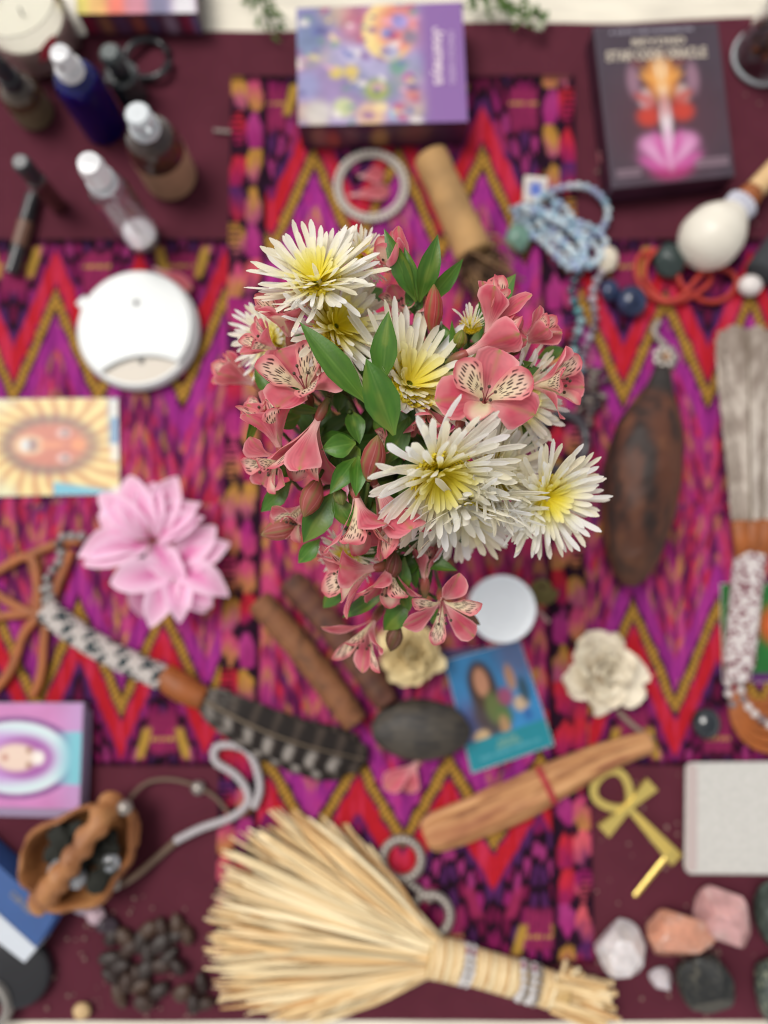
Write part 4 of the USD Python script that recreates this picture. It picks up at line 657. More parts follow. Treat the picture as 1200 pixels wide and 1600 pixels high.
def card(name, corners, fn, lab, z, n=110, m=110, thick=.0008, edge=None):
    t = thing(name, lab, 'card', V(*np.mean(corners, 0), z)); put(t, 'card_stock', qbox(corners, z, z + thick), edge or paper_m, smooth=False); g, c = printed(corners, z + thick + .0002, fn, n, m, .004); put(t, 'printed_face', g, print_m, c); return t
def art_lion(s, t):
    r = np.hypot((s - .52) / .42, (t - .48) / .44); a = np.arctan2(t - .48, s - .52); c = mixc(np.broadcast_to(lin('#cf9438'), s.shape + (3,)), lin('#efdc90'), .5 + .5 * np.sin(a * 23 + r * 6 + 3 * n3(s, t, 8, 1)))
    c = mixc(c, lin('#d8e0c0'), sst(.9, 1.4, r) * (s < .3) * .7); c = mixc(c, lin('#c06a2c'), blob(s, t, .52, .48, .30, .33, .3) * (.5 + .5 * np.sin(a * 17))); c = mixc(c, lin('#c85c34'), blob(s, t, .52, .48, .27, .27, .35) * .9)
    c = mixc(c, lin('#4a2618'), blob(s, t, .52, .48, .33, .30, .2) * (1 - blob(s, t, .53, .48, .27, .23, .25)) * .85)
    for x, y, rx, ry, h in [(.62, .36, .05, .05, '#e0b8b0'), (.62, .62, .05, .05, '#e0b8b0'), (.63, .36, .022, .028, '#40404c'), (.63, .62, .022, .028, '#40404c'), (.38, .48, .10, .10, '#efd0a0'), (.40, .48, .045, .07, '#8c6468'), (.35, .48, .03, .06, '#d8dcdc'), (.53, .48, .09, .035, '#e08a50'), (.72, .48, .05, .06, '#e89040')]: c = mixc(c, lin(h), blob(s, t, x, y, rx, ry, .4) * .9)
    c = mixc(c, lin('#3c8fc0'), sst(.90, .98, s) * (t < .5)); c = mixc(c, lin('#48b4cc'), sst(.0, .06, t - .82 + .25 * (s - .5) * -1) * (s > .55)); c = mixc(c, lin('#e8e4d8'), sst(.92, .97, s) * (np.sin(t * 14) > .3) * .9); return c
card('picture_card', [(-40, 624), (184, 622), (187, 772), (-40, 776)], art_lion, 'golden lion face card lying sideways at the left edge', G(90, 700)[2] + .0012)
def art_lady(s, t):
    c = np.broadcast_to(lin('#d48fc4'), s.shape + (3,)) * (.85 + .3 * n3(s, t, 5, 6))[..., None]; c = mixc(c, lin('#c8b0dc'), sst(.7, 1, s) * .6); rr = np.hypot((s - .45) / .48, (t - .52) / .36); c = mixc(c, lin('#7c4c90'), (rr < 1.08) * (rr > .96) * .8); c = mixc(c, lin('#dff2f2'), 1 - sst(.9, .97, rr)); c = mixc(c, lin('#8cd0dc'), sst(.72, .95, s) * (np.abs(t - .52) < .25)); c = mixc(c, lin('#d0a0dc'), blob(s, t, .35, .52, .42, .24, .35)); c = mixc(c, lin('#b468b4'), blob(s, t, .52, .52, .24, .20, .25)); c = mixc(c, lin('#f4dccc'), blob(s, t, .45, .52, .18, .13, .25))
    for x, y, h, r in [(.56, .45, '#b08468', .022), (.56, .59, '#b08468', .022), (.36, .52, '#d09488', .025), (.64, .52, '#fdf6ee', .05), (.06, .5, '#c8a068', .05)]: c = mixc(c, lin(h), blob(s, t, x, y, r, r * 1.3, .5))
    return c
t = thing('card_deck', 'stack of pink and purple cards with a woman face at the left edge', 'card deck', G(60, 1180)); rg = np.random.default_rng(4); lilac = mat('lilac_card_edge_look', lin('#9c88a8'), rough=.6)
for k in range(6):
    o = [rg.normal(0, 3), rg.normal(0, 3)] if k < 5 else [0, 0]; o = [11, 12] if k == 0 else o
    z0 = .0058 + k * .0022; put(t, 'card', qbox([(-60 + o[0], 1098 + o[1]), (131 + o[0], 1098 + o[1]), (125 + o[0], 1266 + o[1]), (-60 + o[0], 1262 + o[1])], z0, z0 + .0018), lilac, smooth=False)
g, c = printed([(-60, 1098), (131, 1098), (125, 1266), (-60, 1262)], .0058 + 5 * .0022 + .0021, art_lady, 110, 100, .01); put(t, 'printed_face', g, print_m, c)
lily_out = [(0, .3), (.25, .78), (.5, 1), (.72, .82), (.9, .36), (1, .04)]
def lily_col(u, s): c = mixc(np.broadcast_to(lin('#f6c8e4', 1.25), u.shape + (3,)), lin('#e678b8', 1.2), (1 - sst(.05, .6, np.abs(s))) * (1 - sst(.3, .95, u)) * .85); return mixc(c, lin('#fbe8f4', 1.25), sst(.45, 1, np.abs(s)) * .6 + sst(.75, 1, u) * .35)
rg = np.random.default_rng(5)
for (x, y, R0, lab, angs) in [(240, 845, 100, 'large pale pink lily bloom lying on the runner', [1.15, .35, 2.05, 2.75, 3.65, 1.75, 5.3, .75, 2.4, 3.2]), (278, 890, 92, 'second smaller lily bloom overlapping the large pink one', [.25, .85, 5.9, 5.2, 4.45, 3.6, 5.55, 4.8])]:
    p = G(x, y, .014); t = thing('lily_flower', lab, 'lily', G(x, y)); Rr = frame(unit([.1, .15, 1]))
    for i, an in enumerate(angs):
        P, u, s = petal_mesh(p, Rr, an + rg.normal(0, .06), .003, R0 * S(.01) * rg.uniform(.9, 1.12), R0 * S(.01) * rg.uniform(.46, .6), 55, -26 + rg.normal(0, 9), .45, 24, 13, lily_out, side=rg.normal(0, .10), twist=rg.normal(0, .3), ruffle=.3, seed=i, z0=.0025 * (i % 3)); put(t, 'petal', sheet(P), petal_m, lily_col(u, s).reshape(-1, 3))
    for i in range(4): g = tube(spl([p, p + [.004 * math.cos(i * 1.6), .004 * math.sin(i * 1.6), .012], p + [.010 * math.cos(i * 1.6), .010 * math.sin(i * 1.6), .018]], 8), .0006, 5); put(t, 'stamen', g, matte_m, colored(g[0], lin('#8a6a2c')))
P, u, s = blade(G(225, 900, .006), G(222, 965, .004), 46 * S(.005), outline=lily_out, cup=.2); put(None, 'lily_petal', sheet(P), petal_m, mixc(lily_col(u, s), lin('#c8749c'), np.full(u.shape, .5)).reshape(-1, 3), label='loose dusky pink petal under the lily blooms', cat='petal')

# ---- feather wands
orange = mat('orange_leather_look', lin('#a85a1c', .85), rough=.6, var=.25, vscale=60, bump=.3, bscale=300)
def feather(par, p0, p1, W0, W1, colfn, seed, bend=0.0, z_arch=.02, outline=None):
    o = outline or [(0, .35), (.12, .8), (.4, 1), (.8, .92), (.94, .66), (1, .15)]; nu, nv = 90, 17; P, u, s = blade(p0, p1, 1.0, arch=z_arch, nu=nu, nv=nv, cup=0, outline=[(0, 0), (1, 0)], side=bend); rgx = np.random.default_rng(seed)
    d = unit(np.asarray(p1) - np.asarray(p0)); x = unit(np.cross(d, [0, 0, 1.0])); w = np.interp(u, *zip(*o)); jag = 1 + .10 * (noise(np.stack([u * 60, np.sign(s), np.full_like(u, seed)], -1), seed) - .5)
    wid = np.where(s > 0, W1, W0) * w * jag; P = P + x * (s * wid)[..., None] + d * (np.abs(s) * wid * .5)[..., None]; P[..., 2] += .0022 * (1 - s ** 2) + .0006 * np.sin(u * 120 + np.abs(s) * 20) * np.abs(s)
    put(par, 'feather', sheet(P), feather_m, colfn(u, s, wid).reshape(-1, 3)); put(par, 'quill', tube(P[:, nv // 2] + [0, 0, .0006], np.linspace(.0015, .0004, nu), 6), mat(f'quill_look_{seed}', lin('#6c5c48'), rough=.5))
def dark_barred(u, s, w):
    b = noise(np.stack([u * 4, s * 3, np.zeros_like(u)], -1), 3); sp = sst(.1, .55, np.sin(u * 52 + np.abs(s) * 3.0 + b * 2)) * sst(.12, .4, s * (.7 + .6 * b)) * (1 - sst(.80, .95, s)) * (1 - sst(.8, .95, u)); c = mixc(np.broadcast_to(lin('#1d1613'), u.shape + (3,)), lin('#4a3e36'), sst(.2, .7, np.sin(u * 52 + np.abs(s) * 3 + 1.5) * .5 + .5 * b) * .7); c = mixc(c, lin('#b4aca4'), sp * (.20 + .42 * b)); return mixc(c, lin('#7c756e'), (1 - sst(.05, .3, u)) * .6 * sst(.3, .6, noise(np.stack([u * 50, s * 14, np.ones_like(u)], -1), 2)))
t = thing('feather_wand', 'dark white spotted feather fan with black and white beaded handle', 'feather fan', G(280, 1075)); rg = np.random.default_rng(6)
for k, (x1, y1, z, W) in enumerate([(572, 1186, .013, 26), (545, 1200, .010, 24), (560, 1168, .009, 24)]): feather(t, G(300, 1082 + k * 3, z), G(x1, y1, z - .004), W * 1.3 * S(.01), W * 1.3 * S(.01), dark_barred, 10 + k, bend=.05)
g = tube(spl([G(255, 1055, .010), G(280, 1072, .011), G(320, 1092, .010)], 14), np.interp(np.linspace(0, 1, 14), [0, .5, 1], [.011, .013, .010]), 14); put(t, 'leather_wrap', g, orange)
hp = spl([G(74, 955, .008), G(120, 990, .010), (G(190, 1030, .010)), G(262, 1062, .010)], 60); put(t, 'handle', tube(hp, .0080, 12), mat('handle_core_look', lin('#6a625c'), rough=.7))
ms, cs = [], []
tn = np.gradient(hp, axis=0)
for i in range(0, 60):
    d = unit(tn[i]); x = unit(np.cross(d, [0, 0, 1.0])); y = np.cross(x, d)
    for j in range(10):
        a_ = j / 10 * 6.283 + i * .3; ms.append(ball(hp[i] + .0088 * (math.cos(a_) * x + math.sin(a_) * y), .0024, 1)); cs.append(lin('#c9c0ba') if (i // 3 + (j + i // 3) // 2) % 3 else lin('#27363a'))
put(t, 'handle_beads', cat_(ms), gloss_m, colour_of(ms, cs), kind='stuff', label='small black and white beads wound round the handle')
for k, pts in enumerate([[(90, 960), (78, 925), (80, 895), (96, 870), (92, 845), (128, 838)], [(78, 955), (70, 920), (84, 888)]]):
    ms = beads_along(spl([G(x, y, .007) for x, y in pts], 60), .0042, 1.7); put(t, 'bead_tail', cat_(ms), gloss_m, colour_of(ms, [lin('#8f8a86') if i % 4 else lin('#4a4240') for i in range(len(ms))]), kind='stuff')
for pts in [[(70, 965), (30, 950), (-10, 925), (-40, 900)], [(60, 970), (58, 920), (45, 870), (0, 890), (-30, 905)], [(45, 868), (90, 850), (125, 845)], [(72, 970), (68, 1010), (62, 1060), (50, 1090)], [(66, 960), (40, 985), (20, 1040), (-10, 1080)], [(70, 960), (95, 900), (110, 860)], [(60, 958), (10, 962), (-30, 970)]]:
    put(t, 'leather_thong', tube(spl([G(x, y, .005) for x, y in pts], 24), .0042, 8, flat=.45), orange)
def grey_fur(u, s, w):
    n1_ = fbm(np.stack([u * 14, s * 3, np.zeros_like(u)], -1), 4, 2); n2_ = noise(np.stack([u * 70, s * 30, np.ones_like(u)], -1), 4); c = mixc(np.broadcast_to(lin('#94867b'), u.shape + (3,)), lin('#c3b7ab'), sst(.35, .65, n1_)); c = mixc(c, lin('#7a6c62'), sst(.5, .8, n2_) * .35); c = mixc(c, lin('#6c5c50'), sst(.55, .95, u) * (1 - sst(.0, .9, np.abs(s + .1))) * .75); c = mixc(c, lin('#8c7e74'), sst(.6, 1, np.abs(s)) * .4); return mixc(c, lin('#d6ccc2'), (1 - sst(.1, .5, np.abs(s - .2))) * (1 - sst(.3, .7, u)) * .5)
    n_ = fbm(np.stack([u * 40, s * 9, np.zeros_like(u)], -1), 4, 2); c = mixc(np.broadcast_to(lin('#9c9088'), u.shape + (3,)), lin('#cfc6bc'), sst(.35, .6, n_)); c = mixc(c, lin('#6a5c52'), sst(.52, .66, noise(np.stack([u * 90, s * 22, np.ones_like(u)], -1), 4)) * .7); c = mixc(c, lin('#54463c'), blob(s, u, .2, .12, .5, .07, .8) * .8); return mixc(c, lin('#d8cfc4'), (1 - sst(.15, .5, np.abs(s - .25))) * sst(.4, .6, u) * .5)
t = thing('feather_wand', 'pale grey mottled feather fan with red and white beaded handle', 'feather fan', G(1170, 840)); PAD = [(0, .48), (.3, .66), (.7, .94), (.9, 1), (.97, .88), (1, .55)]
for k, (x0, x1, z) in enumerate([(1172, 1166, .016), (1190, 1196, .012), (1160, 1150, .011)]): feather(t, G(x0, 835, z), G(x1, 516 + k * 4, z), 33 * S(.01), 33 * S(.01), grey_fur, 20 + k, outline=PAD)
for dx in (-14, 4, 20): put(t, 'leather_strip', tube(spl([G(1172 + dx * .6, 872, .010), G(1174 + dx, 846, .017), G(1174 + dx * 1.3, 815, .016)], 12), .0085, 10, flat=.6), orange)
hp = spl([G(1172, 868, .010), G(1164, 940, .011), G(1158, 1000, .011), G(1152, 1060, .010)], 70); put(t, 'handle', tube(hp, .0095, 12), mat('handle_core_red_look', lin('#8a6a6c'), rough=.7)); ms, cs = [], []; tn = np.gradient(hp, axis=0); rg = np.random.default_rng(15)
for i in range(70):
    d = unit(tn[i]); x = unit(np.cross(d, [0, 0, 1.0])); y = np.cross(x, d); rr = .0108 if i < 62 else .0085
    for j in range(11): a_ = j / 11 * 6.283 + i * .28; ms.append(ball(hp[i] + rr * (math.cos(a_) * x + math.sin(a_) * y), .0024, 1)); cs.append(lin('#cfc6c4') if rg.random() < .66 else lin('#7c4a54'))
put(t, 'handle_beads', cat_(ms), gloss_m, colour_of(ms, cs), kind='stuff', label='small white and dark red beads wound round the handle')
for pts in [[(1158, 1050), (1160, 1090), (1185, 1120), (1215, 1140)], [(1140, 1050), (1138, 1080), (1144, 1100)]]: ms = beads_along(spl([G(x, y, .008) for x, y in pts], 50), .0040, 1.7); put(t, 'bead_tail', cat_(ms), gloss_m, colour_of(ms, [lin('#c6bcb8') if i % 3 else lin('#7a6a6a') for i in range(len(ms))]), kind='stuff')
for k in range(6): put(t, 'leather_thong', tube(spl([G(1146 + k * 3, 1080, .006), G(1146 + k * 5, 1120 - k * 5, .007), G(1172 + k * 4, 1160 - k * 12, .006), G(1225, 1176 - k * 16, .006)], 20), .0036, 8, flat=.6), orange)
def art_green(s, t): c = np.broadcast_to(lin('#2f7d3c'), s.shape + (3,)) * (.85 + .3 * n3(s, t, 6, 2))[..., None]; c = mixc(c, lin('#e0642c'), blob(s, t, .75, .42, .38, .26, .3)); c = mixc(c, lin('#f0d8b0'), blob(s, t, .66, .42, .16, .08, .5)); return mixc(c, lin('#6a2a74'), sst(.9, .92, t))
card('picture_card', [(1126, 912), (1290, 912), (1290, 1066), (1130, 1066)], art_green, 'green card with orange flower under the right beaded handle', G(1180, 980)[2] + .001)

# ---- maraca, cord, charm, pod, right edge
t = thing('rattle', 'white egg shaped gourd rattle with pale wooden handle', 'rattle', G(1120, 365)); a, b = G(1108, 374, .022), G(1160, 318, .022); d = unit(b - a); prof = [(.0005, -.030), (.012, -.0275), (.022, -.019), (.0275, -.006), (.0265, .008), (.020, .022), (.013, .032), (.010, .037), (.0005, .0372)]
from scipy.interpolate import PchipInterpolator
yy = np.array([q[1] for q in prof]); rr = np.array([q[0] for q in prof]); y2 = -.030 + .0672 * (.5 - .5 * np.cos(np.linspace(0, math.pi, 30))); g = lathe(np.stack([np.maximum(PchipInterpolator(yy, rr)(y2), .0004), y2], 1), 40, a + d * .004, d); put(t, 'gourd', g, mat('gourd_look', lin('#e6dfd0', .95), rough=.4, var=.06, vscale=40))
for k in range(3):
    ms = [ball(a + d * (.037 + .004 * k) + (.0115 + .0005 * k) * (math.cos(x) * unit(np.cross(d, [0, 0, 1])) + math.sin(x) * np.array([0, 0, 1.0])), .0026, 1) for x in np.linspace(0, 6.283, 19)[:-1]]; put(t, 'bead_collar', cat_(ms), gloss_m, colour_of(ms, [lin('#c8c8d4')] * len(ms)), kind='stuff')
put(t, 'leather_band', tube([a + d * .049, a + d * .056, a + d * .062], [.0105, .0108, .0100], 16), orange); put(t, 'handle', tube([a + d * .060, a + d * .10, a + d * .15], [.0092, .0088, .0090], 18), mat('pale_wood_look', lin('#d6b07c'), rough=.5, var=.15, vscale=30, stretch=(1, 8, 1)))
t = thing('felt_wand', 'black felt tube with white tip at the right edge', 'mallet', G(1190, 420)); a, b = G(1186, 430, .012), G(1232, 370, .012); put(t, 'sleeve', tube([a, a + (b - a) * .05, b], [.0125, .0145, .0150], 20), mat('black_felt_look', (.028, .03, .034), rough=.95, bump=.4)); g = ball(G(1172, 446, .010), .0105, 3, (1, .9, .8)); put(t, 'white_tip', g, mat('white_tip_look', lin('#dcd4d0'), rough=.5))
red_cord = mat('red_cord_look', lin('#b03020'), rough=.6, bump=.4, bscale=600)
put(None, 'cord_necklace', tube(spl([G(x, y, z) for x, y, z in [(1035, 390, .004), (1000, 400, .004), (998, 440, .004), (1040, 472, .006), (1085, 460, .008), (1110, 430, .006), (1090, 412, .004), (1060, 425, .008), (1100, 470, .004), (1140, 460, .004), (1150, 435, .004), (1128, 420, .006), (1092, 432, .010), (1050, 470, .008), (1020, 455, .004), (1010, 410, .008), (1042, 388, .006), (1070, 400, .005), (1095, 425, .010)]], 160), .0024, 8), red_cord, label='tangled orange red cord looped over the right runner', cat='cord')
g = rock(G(1040, 414), (.014, .016, .010), 91, .4, 3, 3); put(None, 'green_stone', g, mat('dark_green_stone_look', lin('#2c3a38'), rough=.4, var=.4, vscale=60), label='dark green stone inside the red cord loops', cat='stone')
t = thing('flower_charm', 'small silver flower charm with chain above the brown pod', 'charm', G(1038, 556)); c = G(1040, 558, .004)
for i in range(7): g = ball(c + np.array([.0075 * math.cos(i * .9), .0075 * math.sin(i * .9), 0]), .0046, 2, (1, 1, .45)); put(t, 'petal', g, silver)
g = ball(c + [0, 0, .002], .0042, 2, (1, 1, .7)); put(t, 'centre', g, mat('tan_bead_look', lin('#a07c5c'), rough=.4))
for i in range(9): f_ = i / 8; g = ball(G(1038 - 16 * math.sin(f_ * 2.5), 538 - 34 * f_, .003), .0032, 1); put(t, 'chain_bead', g, silver)
t = thing('seed_pod', 'long brown wooden seed pod with dark pointed stalk', 'seed pod', G(1005, 750)); a, b = G(984, 915, .024), G(1036, 575, .020); f = np.linspace(0, 1, 60); rad = np.interp(f, [0, .03, .12, .3, .5, .7, .83, .90, .95, 1], [.006, .012, .022, .031, .0335, .0285, .019, .012, .0095, .007]); sp = spl([a, G(996, 800, .030), G(1010, 700, .030), G(1028, 620, .024), b], 60)
tv, tf = tube(sp, rad, 40, flat=.80); tv = tv + unit(np.array([0, 0, 1.])) * ((fbm(tv * 60, 4, 3) - .5) * .006)[:, None]; cfb = fbm(tv * np.array([90, 30, 90]), 4, 6); hh = np.r_[np.repeat(f, 40), 0, 1]; cc = mixc(np.broadcast_to(lin('#583222'), tv.shape), lin('#2a1c18'), sst(.45, .62, cfb)); cc = mixc(cc, lin('#6e442c'), sst(.60, .74, fbm(tv * np.array([120, 40, 90]), 3, 8)) * .8); cc = mixc(cc, lin('#2c2624'), sst(.80, .9, hh)); cc = mixc(cc, lin('#56392a'), (1 - sst(.02, .3, hh)) * .5)
put(t, 'shell', (tv, tf), mat('pod_look', None, rough=.55, bump=.5, bscale=160, spec=.3), cc)
g = ball(G(1103, 1130, .008), .0125, 3, (1, 1.1, .75)); put(None, 'black_stone', g, mat('black_stone_look', (.008, .011, .014), rough=.12, coat=.5), label='polished black oval stone above the white notebook', cat='stone')

# ---- around the front of the bouquet
for (p0, p1, lab, h, w) in [((404, 938), (556, 1130), 'light brown bark roll lying diagonally under the bouquet', '#7d4c2a', 21), ((452, 905), (606, 1098), 'darker brown bark roll partly hidden by the hanging flowers', '#5a3020', 21)]:
    a, b = G(*p0, .013), G(*p1, .013); f = np.linspace(0, 1, 50); tv, tf = tube(a + np.outer(f, b - a) + np.outer(np.sin(f * 3.1), [.002, .001, 0]), w * S(.013) * np.interp(f, [0, .02, .9, 1], [.9, 1, 1, .85]), 24); tv = tv + (fbm(tv * 120, 4, 7) - .5)[:, None] * .003; n_ = fbm(tv * np.array([140, 140, 60]), 4, 3); band = .5 + .5 * np.sin(np.r_[np.repeat(f, 24), 0, 1] * 55 + n_ * 6)
    put(None, 'bark_roll', (tv, tf), mat(f'bark_look_{p0[0]}', None, rough=.75, bump=.6, bscale=250), mixc(mixc(np.broadcast_to(lin(h), tv.shape), lin(h, .5), sst(.5, .68, n_)), lin('#b07c4c'), sst(.45, .9, band) * .10), label=lab, cat='bark roll')
def rosette(name, x, y, Rpx, n, lab, c0, c1, seed, layers, wide, zz=.004, part='petal', ruff=.25):
    rg = np.random.default_rng(seed); p = G(x, y, zz); Rm = Rpx * S(.02); t = thing(name, lab, 'flower', G(x, y)); Rr = frame(unit([.0, .05, 1]))
    for k, (nn, lf, e0, e1) in enumerate(layers):
        for i in range(nn):
            P, u, s = petal_mesh(p, Rr, (i + rg.uniform(-.3, .3)) / nn * 6.283 + k * .7, Rm * .04, Rm * lf * rg.uniform(.85, 1.1), Rm * wide * lf * rg.uniform(.85, 1.15), e0 + rg.normal(0, 3 + 14 * ruff), e1 + rg.normal(0, 6 + 24 * ruff), .5, 12, 9, [(0, .35), (.4, .8), (.75, 1), (.92, .8), (1, .35)], ruffle=ruff, seed=i + k, twist=rg.normal(0, .1 + .6 * ruff), side=rg.normal(0, .2 * ruff), z0=.0035 * k)
            put(t, part, sheet(P), thick_m, mixc(np.broadcast_to(lin(c0, .95), P.shape), lin(c1, .9), (1 - sst(.1, .7, u)) * .8 + .15 * rg.random()).reshape(-1, 3))
    return t
rosette('cream_rose', 640, 1020, 58, 0, 'cream yellow rose head lying under the bouquet', '#fdeab8', '#f8d68c', 81, [(14, 1.0, 25, 30), (12, .85, 45, 62), (10, .62, 62, 88), (7, .42, 75, 105), (5, .28, 85, 120)], .62)
rosette('white_carnation', 938, 1050, 67, 0, 'white dried carnation head with crumpled petals', '#fff5de', '#d4b080', 82, [(10, 1.0, 14, 10), (9, .82, 34, 40), (8, .62, 52, 75), (7, .42, 70, 100)], .74, ruff=.6)
put(None, 'dried_stem', tube(spl([G(965, 1110, .004), G(985, 1130, .004), G(1020, 1155, .003)], 10), .0024, 7), mat('dry_stem_look', lin('#8a7668'), rough=.8), label='short dry stalk below the white carnation', cat='stalk')
c = G(779, 950, .0005); r0 = 52 * S(.02); t = thing('white_candle', 'round white candle cup half covered by the lowest bloom', 'candle', c); spin(t, 'cup', [(.0005, 0), (r0 * .92, 0), (r0 * .97, .004), (r0, .022), (r0 * .97, .0235), (r0 * .92, .0222), (r0 * .90, .0195)], c, mat('white_cup_look', (.88, .91, .94), rough=.3), 56); spin(t, 'wax', [(.0005, .0185), (r0 * .5, .0183), (r0 * .52, .0190), (r0 * .8, .0190), (r0 * .905, .0200), (r0 * .905, .017)], c, mat('white_wax_look', (.88, .91, .93), rough=.35), 56)
g = tube(spl([G(848 + 20 * (1 - .08 * k) * math.cos(k * .9), 922 + 20 * (1 - .08 * k) * math.sin(k * .9), .004 + .0012 * k) for k in range(12)], 70), .0034, 7); put(None, 'twine_coil', g, mat('olive_twine_look', lin('#6c6030'), rough=.85, bump=.5), label='small coil of olive twine beside the white candle', cat='twine')
put(None, 'match_stick', tube([G(830, 945, .002), G(858, 972, .002)], .0019, 6), mat('match_look', lin('#b48a88'), rough=.7), label='short pale stick lying right of the white candle', cat='stick')
g = rock(G(656, 1134, .0), (.0425, .0255, .017), 101, .16, 4, 0, -.03); n_ = fbm(g[0] * 90, 4, 5); n2 = np.sin((g[0][:, 1] * 900) + n_ * 9); put(None, 'dark_stone', g, mat('oval_stone_look', None, rough=.6, bump=.4, bscale=200), mixc(mixc(np.broadcast_to(lin('#3c352c'), g[0].shape), lin('#241f1c'), sst(.4, .6, n_)), lin('#544a3c'), (n2 > .6) * .35), label='oval dark grey stone left of the teal card', cat='stone')
gx = [(694, 1032), (812, 1000), (866, 1164), (737, 1209)]
def art_goddess(s, t):
    c = np.broadcast_to(lin('#4898cc'), s.shape + (3,)) * (.8 + .4 * n3(s, t, 5, 9))[..., None]; c = mixc(c, lin('#6c78b0'), blob(s, t, .12, .65, .2, .25, .6)); c = mixc(c, lin('#7c6a8c'), blob(s, t, .9, .1, .25, .25, .6) * .6); c = mixc(c, lin('#50342a'), blob(s, t, .38, .30, .17, .22, .25)); c = mixc(c, lin('#604838'), blob(s, t, .40, .55, .22, .24, .4) * .9); c = mixc(c, lin('#d8a080'), blob(s, t, .38, .27, .09, .13, .25))
    for x, y, rx, ry, h in [(.45, .52, .10, .14, '#7c8a50'), (.55, .62, .08, .10, '#6a8c50'), (.62, .45, .09, .08, '#b85c80'), (.74, .30, .06, .12, '#d09c74'), (.78, .55, .09, .07, '#e8c8a0'), (.22, .72, .10, .05, '#e8c898'), (.52, .70, .06, .10, '#c8a078'), (.82, .66, .05, .06, '#3c78b8'), (.86, .44, .06, .12, '#3c5a68')]: c = mixc(c, lin(h), blob(s, t, x, y, rx, ry, .4) * .9)
    c = mixc(c, lin('#2c9aa8'), sst(.745, .755, t)); c = mixc(c, lin('#94b8a4'), (np.abs(t - .815) < .02) * (np.abs(s - .5) < .12) * (np.sin(s * 160) > -.4) * .8 + (np.abs(t - .855) < .018) * (np.abs(s - .5) < .15) * (np.sin(s * 190) > -.4) * .8); return mixc(c, lin('#7cc0cc'), (np.abs(t - .91) < .014) * (np.abs(s - .5) < .36) * (np.sin(s * 260) > -.3) * .7)
card('picture_card', [(806, 1008), (690, 1016), (676, 1052), (812, 1056)], lambda s, t: mixc(np.broadcast_to(lin('#3c4c84'), s.shape + (3,)), lin('#5c3c70'), n3(s, t, 5, 1)), 'blue edge of a second card under the goddess card', G(750, 1030)[2] + .0006, 30, 30); card('picture_card', gx, art_goddess, 'tilted card of a seated goddess with teal caption strip', G(780, 1100)[2] + .0026, 120, 150)

# ---- wood stick, ankh, notebook, stones at the lower right
t = thing('wood_stick', 'split reddish wood stick tied with a red thread', 'wood stick', G(840, 1242)); stem_p = [(664, 1309), (750, 1274), (840, 1234), (930, 1191), (1018, 1158)]; sp = spl([G(x, y, .010) for x, y in stem_p], 110); f = np.linspace(0, 1, 110); rad = S(.01) * np.interp(f, [0, .02, .06, .16, .4, .6, .8, .97, 1], [17, 24, 28, 29, 29, 26, 20, 16, 14]); tv, tf = tube(sp, rad, 40, flat=.5); ua = np.r_[np.repeat(f, 40), 0, 1]; aa = np.r_[np.tile(np.arange(40), 110), 0, 0] / 40 * 2 * math.pi; grain = fbm(np.stack([ua * 5, np.cos(aa) * 9, np.sin(aa) * 9], -1), 4, 3); fc = np.floor(aa / 1.05); tv = tv + (np.r_[np.repeat(sp, 40, 0), sp[:1], sp[-1:]] - tv) * (.26 * np.cos((aa / 1.05 - fc - .5) * 3.1) - .13 + .36 * (grain - .5))[:, None]; wcol = mixc(mixc(np.broadcast_to(lin('#b27c4c'), tv.shape), lin('#cf9c68'), sst(.5, .68, grain)), lin('#86502e'), 1 - sst(.32, .45, grain)); wcol = mixc(wcol, lin('#9c5a38'), sst(.5, .8, fbm(np.stack([ua * 3, np.cos(aa) * 2, np.sin(aa) * 2], -1), 2, 6)) * .5)
put(t, 'stick', (tv, tf), mat('split_wood_look', None, rough=.7, bump=.4, bscale=260), wcol)
for k in range(3): i = 58; d = unit(sp[i + 1] - sp[i]); x = unit(np.cross(d, [0, 0, 1.0])); o = d * (k - 1) * .0018; put(t, 'red_thread', tube(spl([sp[i] + o + .0168 * math.cos(a_) * x * 1.02 + np.array([0, 0, .0092 * math.sin(a_)]) for a_ in np.linspace(0, 6.283, 17)[:-1]], 40, True), .0009, 6), mat(f'red_thread_look_{k}', lin('#b03038'), rough=.7))
t = thing('brass_ankh', 'golden brass ankh with engraved arms near the white notebook', 'ankh', G(985, 1290)); ax0, ax1 = np.array(V(978, 1254, .004)[:2]), np.array(V(1050, 1332, .004)[:2]); d2 = (ax1 - ax0) / np.linalg.norm(ax1 - ax0); n2_ = np.array([-d2[1], d2[0]]); cx = np.array(V(981, 1261, .004)[:2])
lp = [cx + d2 * (-.0182 + .0168 * math.cos(a_)) + n2_ * .0150 * math.sin(a_) * (1 + .3 * math.cos(a_ - math.pi)) for a_ in np.linspace(.18, 6.10, 40)]; loop = LineString(lp).buffer(.0034); arm = lambda e, L, w0, w1: Polygon([cx + np.array([-e[1], e[0]]) * w0, cx + e * L + np.array([-e[1], e[0]]) * w1, cx + e * L - np.array([-e[1], e[0]]) * w1, cx - np.array([-e[1], e[0]]) * w0])
z0 = G(985, 1290)[2]; put(t, 'loop', prism(loop, z0 + .0005, z0 + .0050), brass, smooth=30)
for e, L, nm in [(d2, .060, 'shaft'), (n2_, .029, 'arm'), (-n2_, .030, 'arm')]: put(t, nm, prism(arm(e, L, .0026, .0066 if nm == 'arm' else .0068), z0 + .0003 * (nm == 'arm') + .0006, z0 + .0054 + .0003 * (nm == 'arm')), brass, smooth=30)
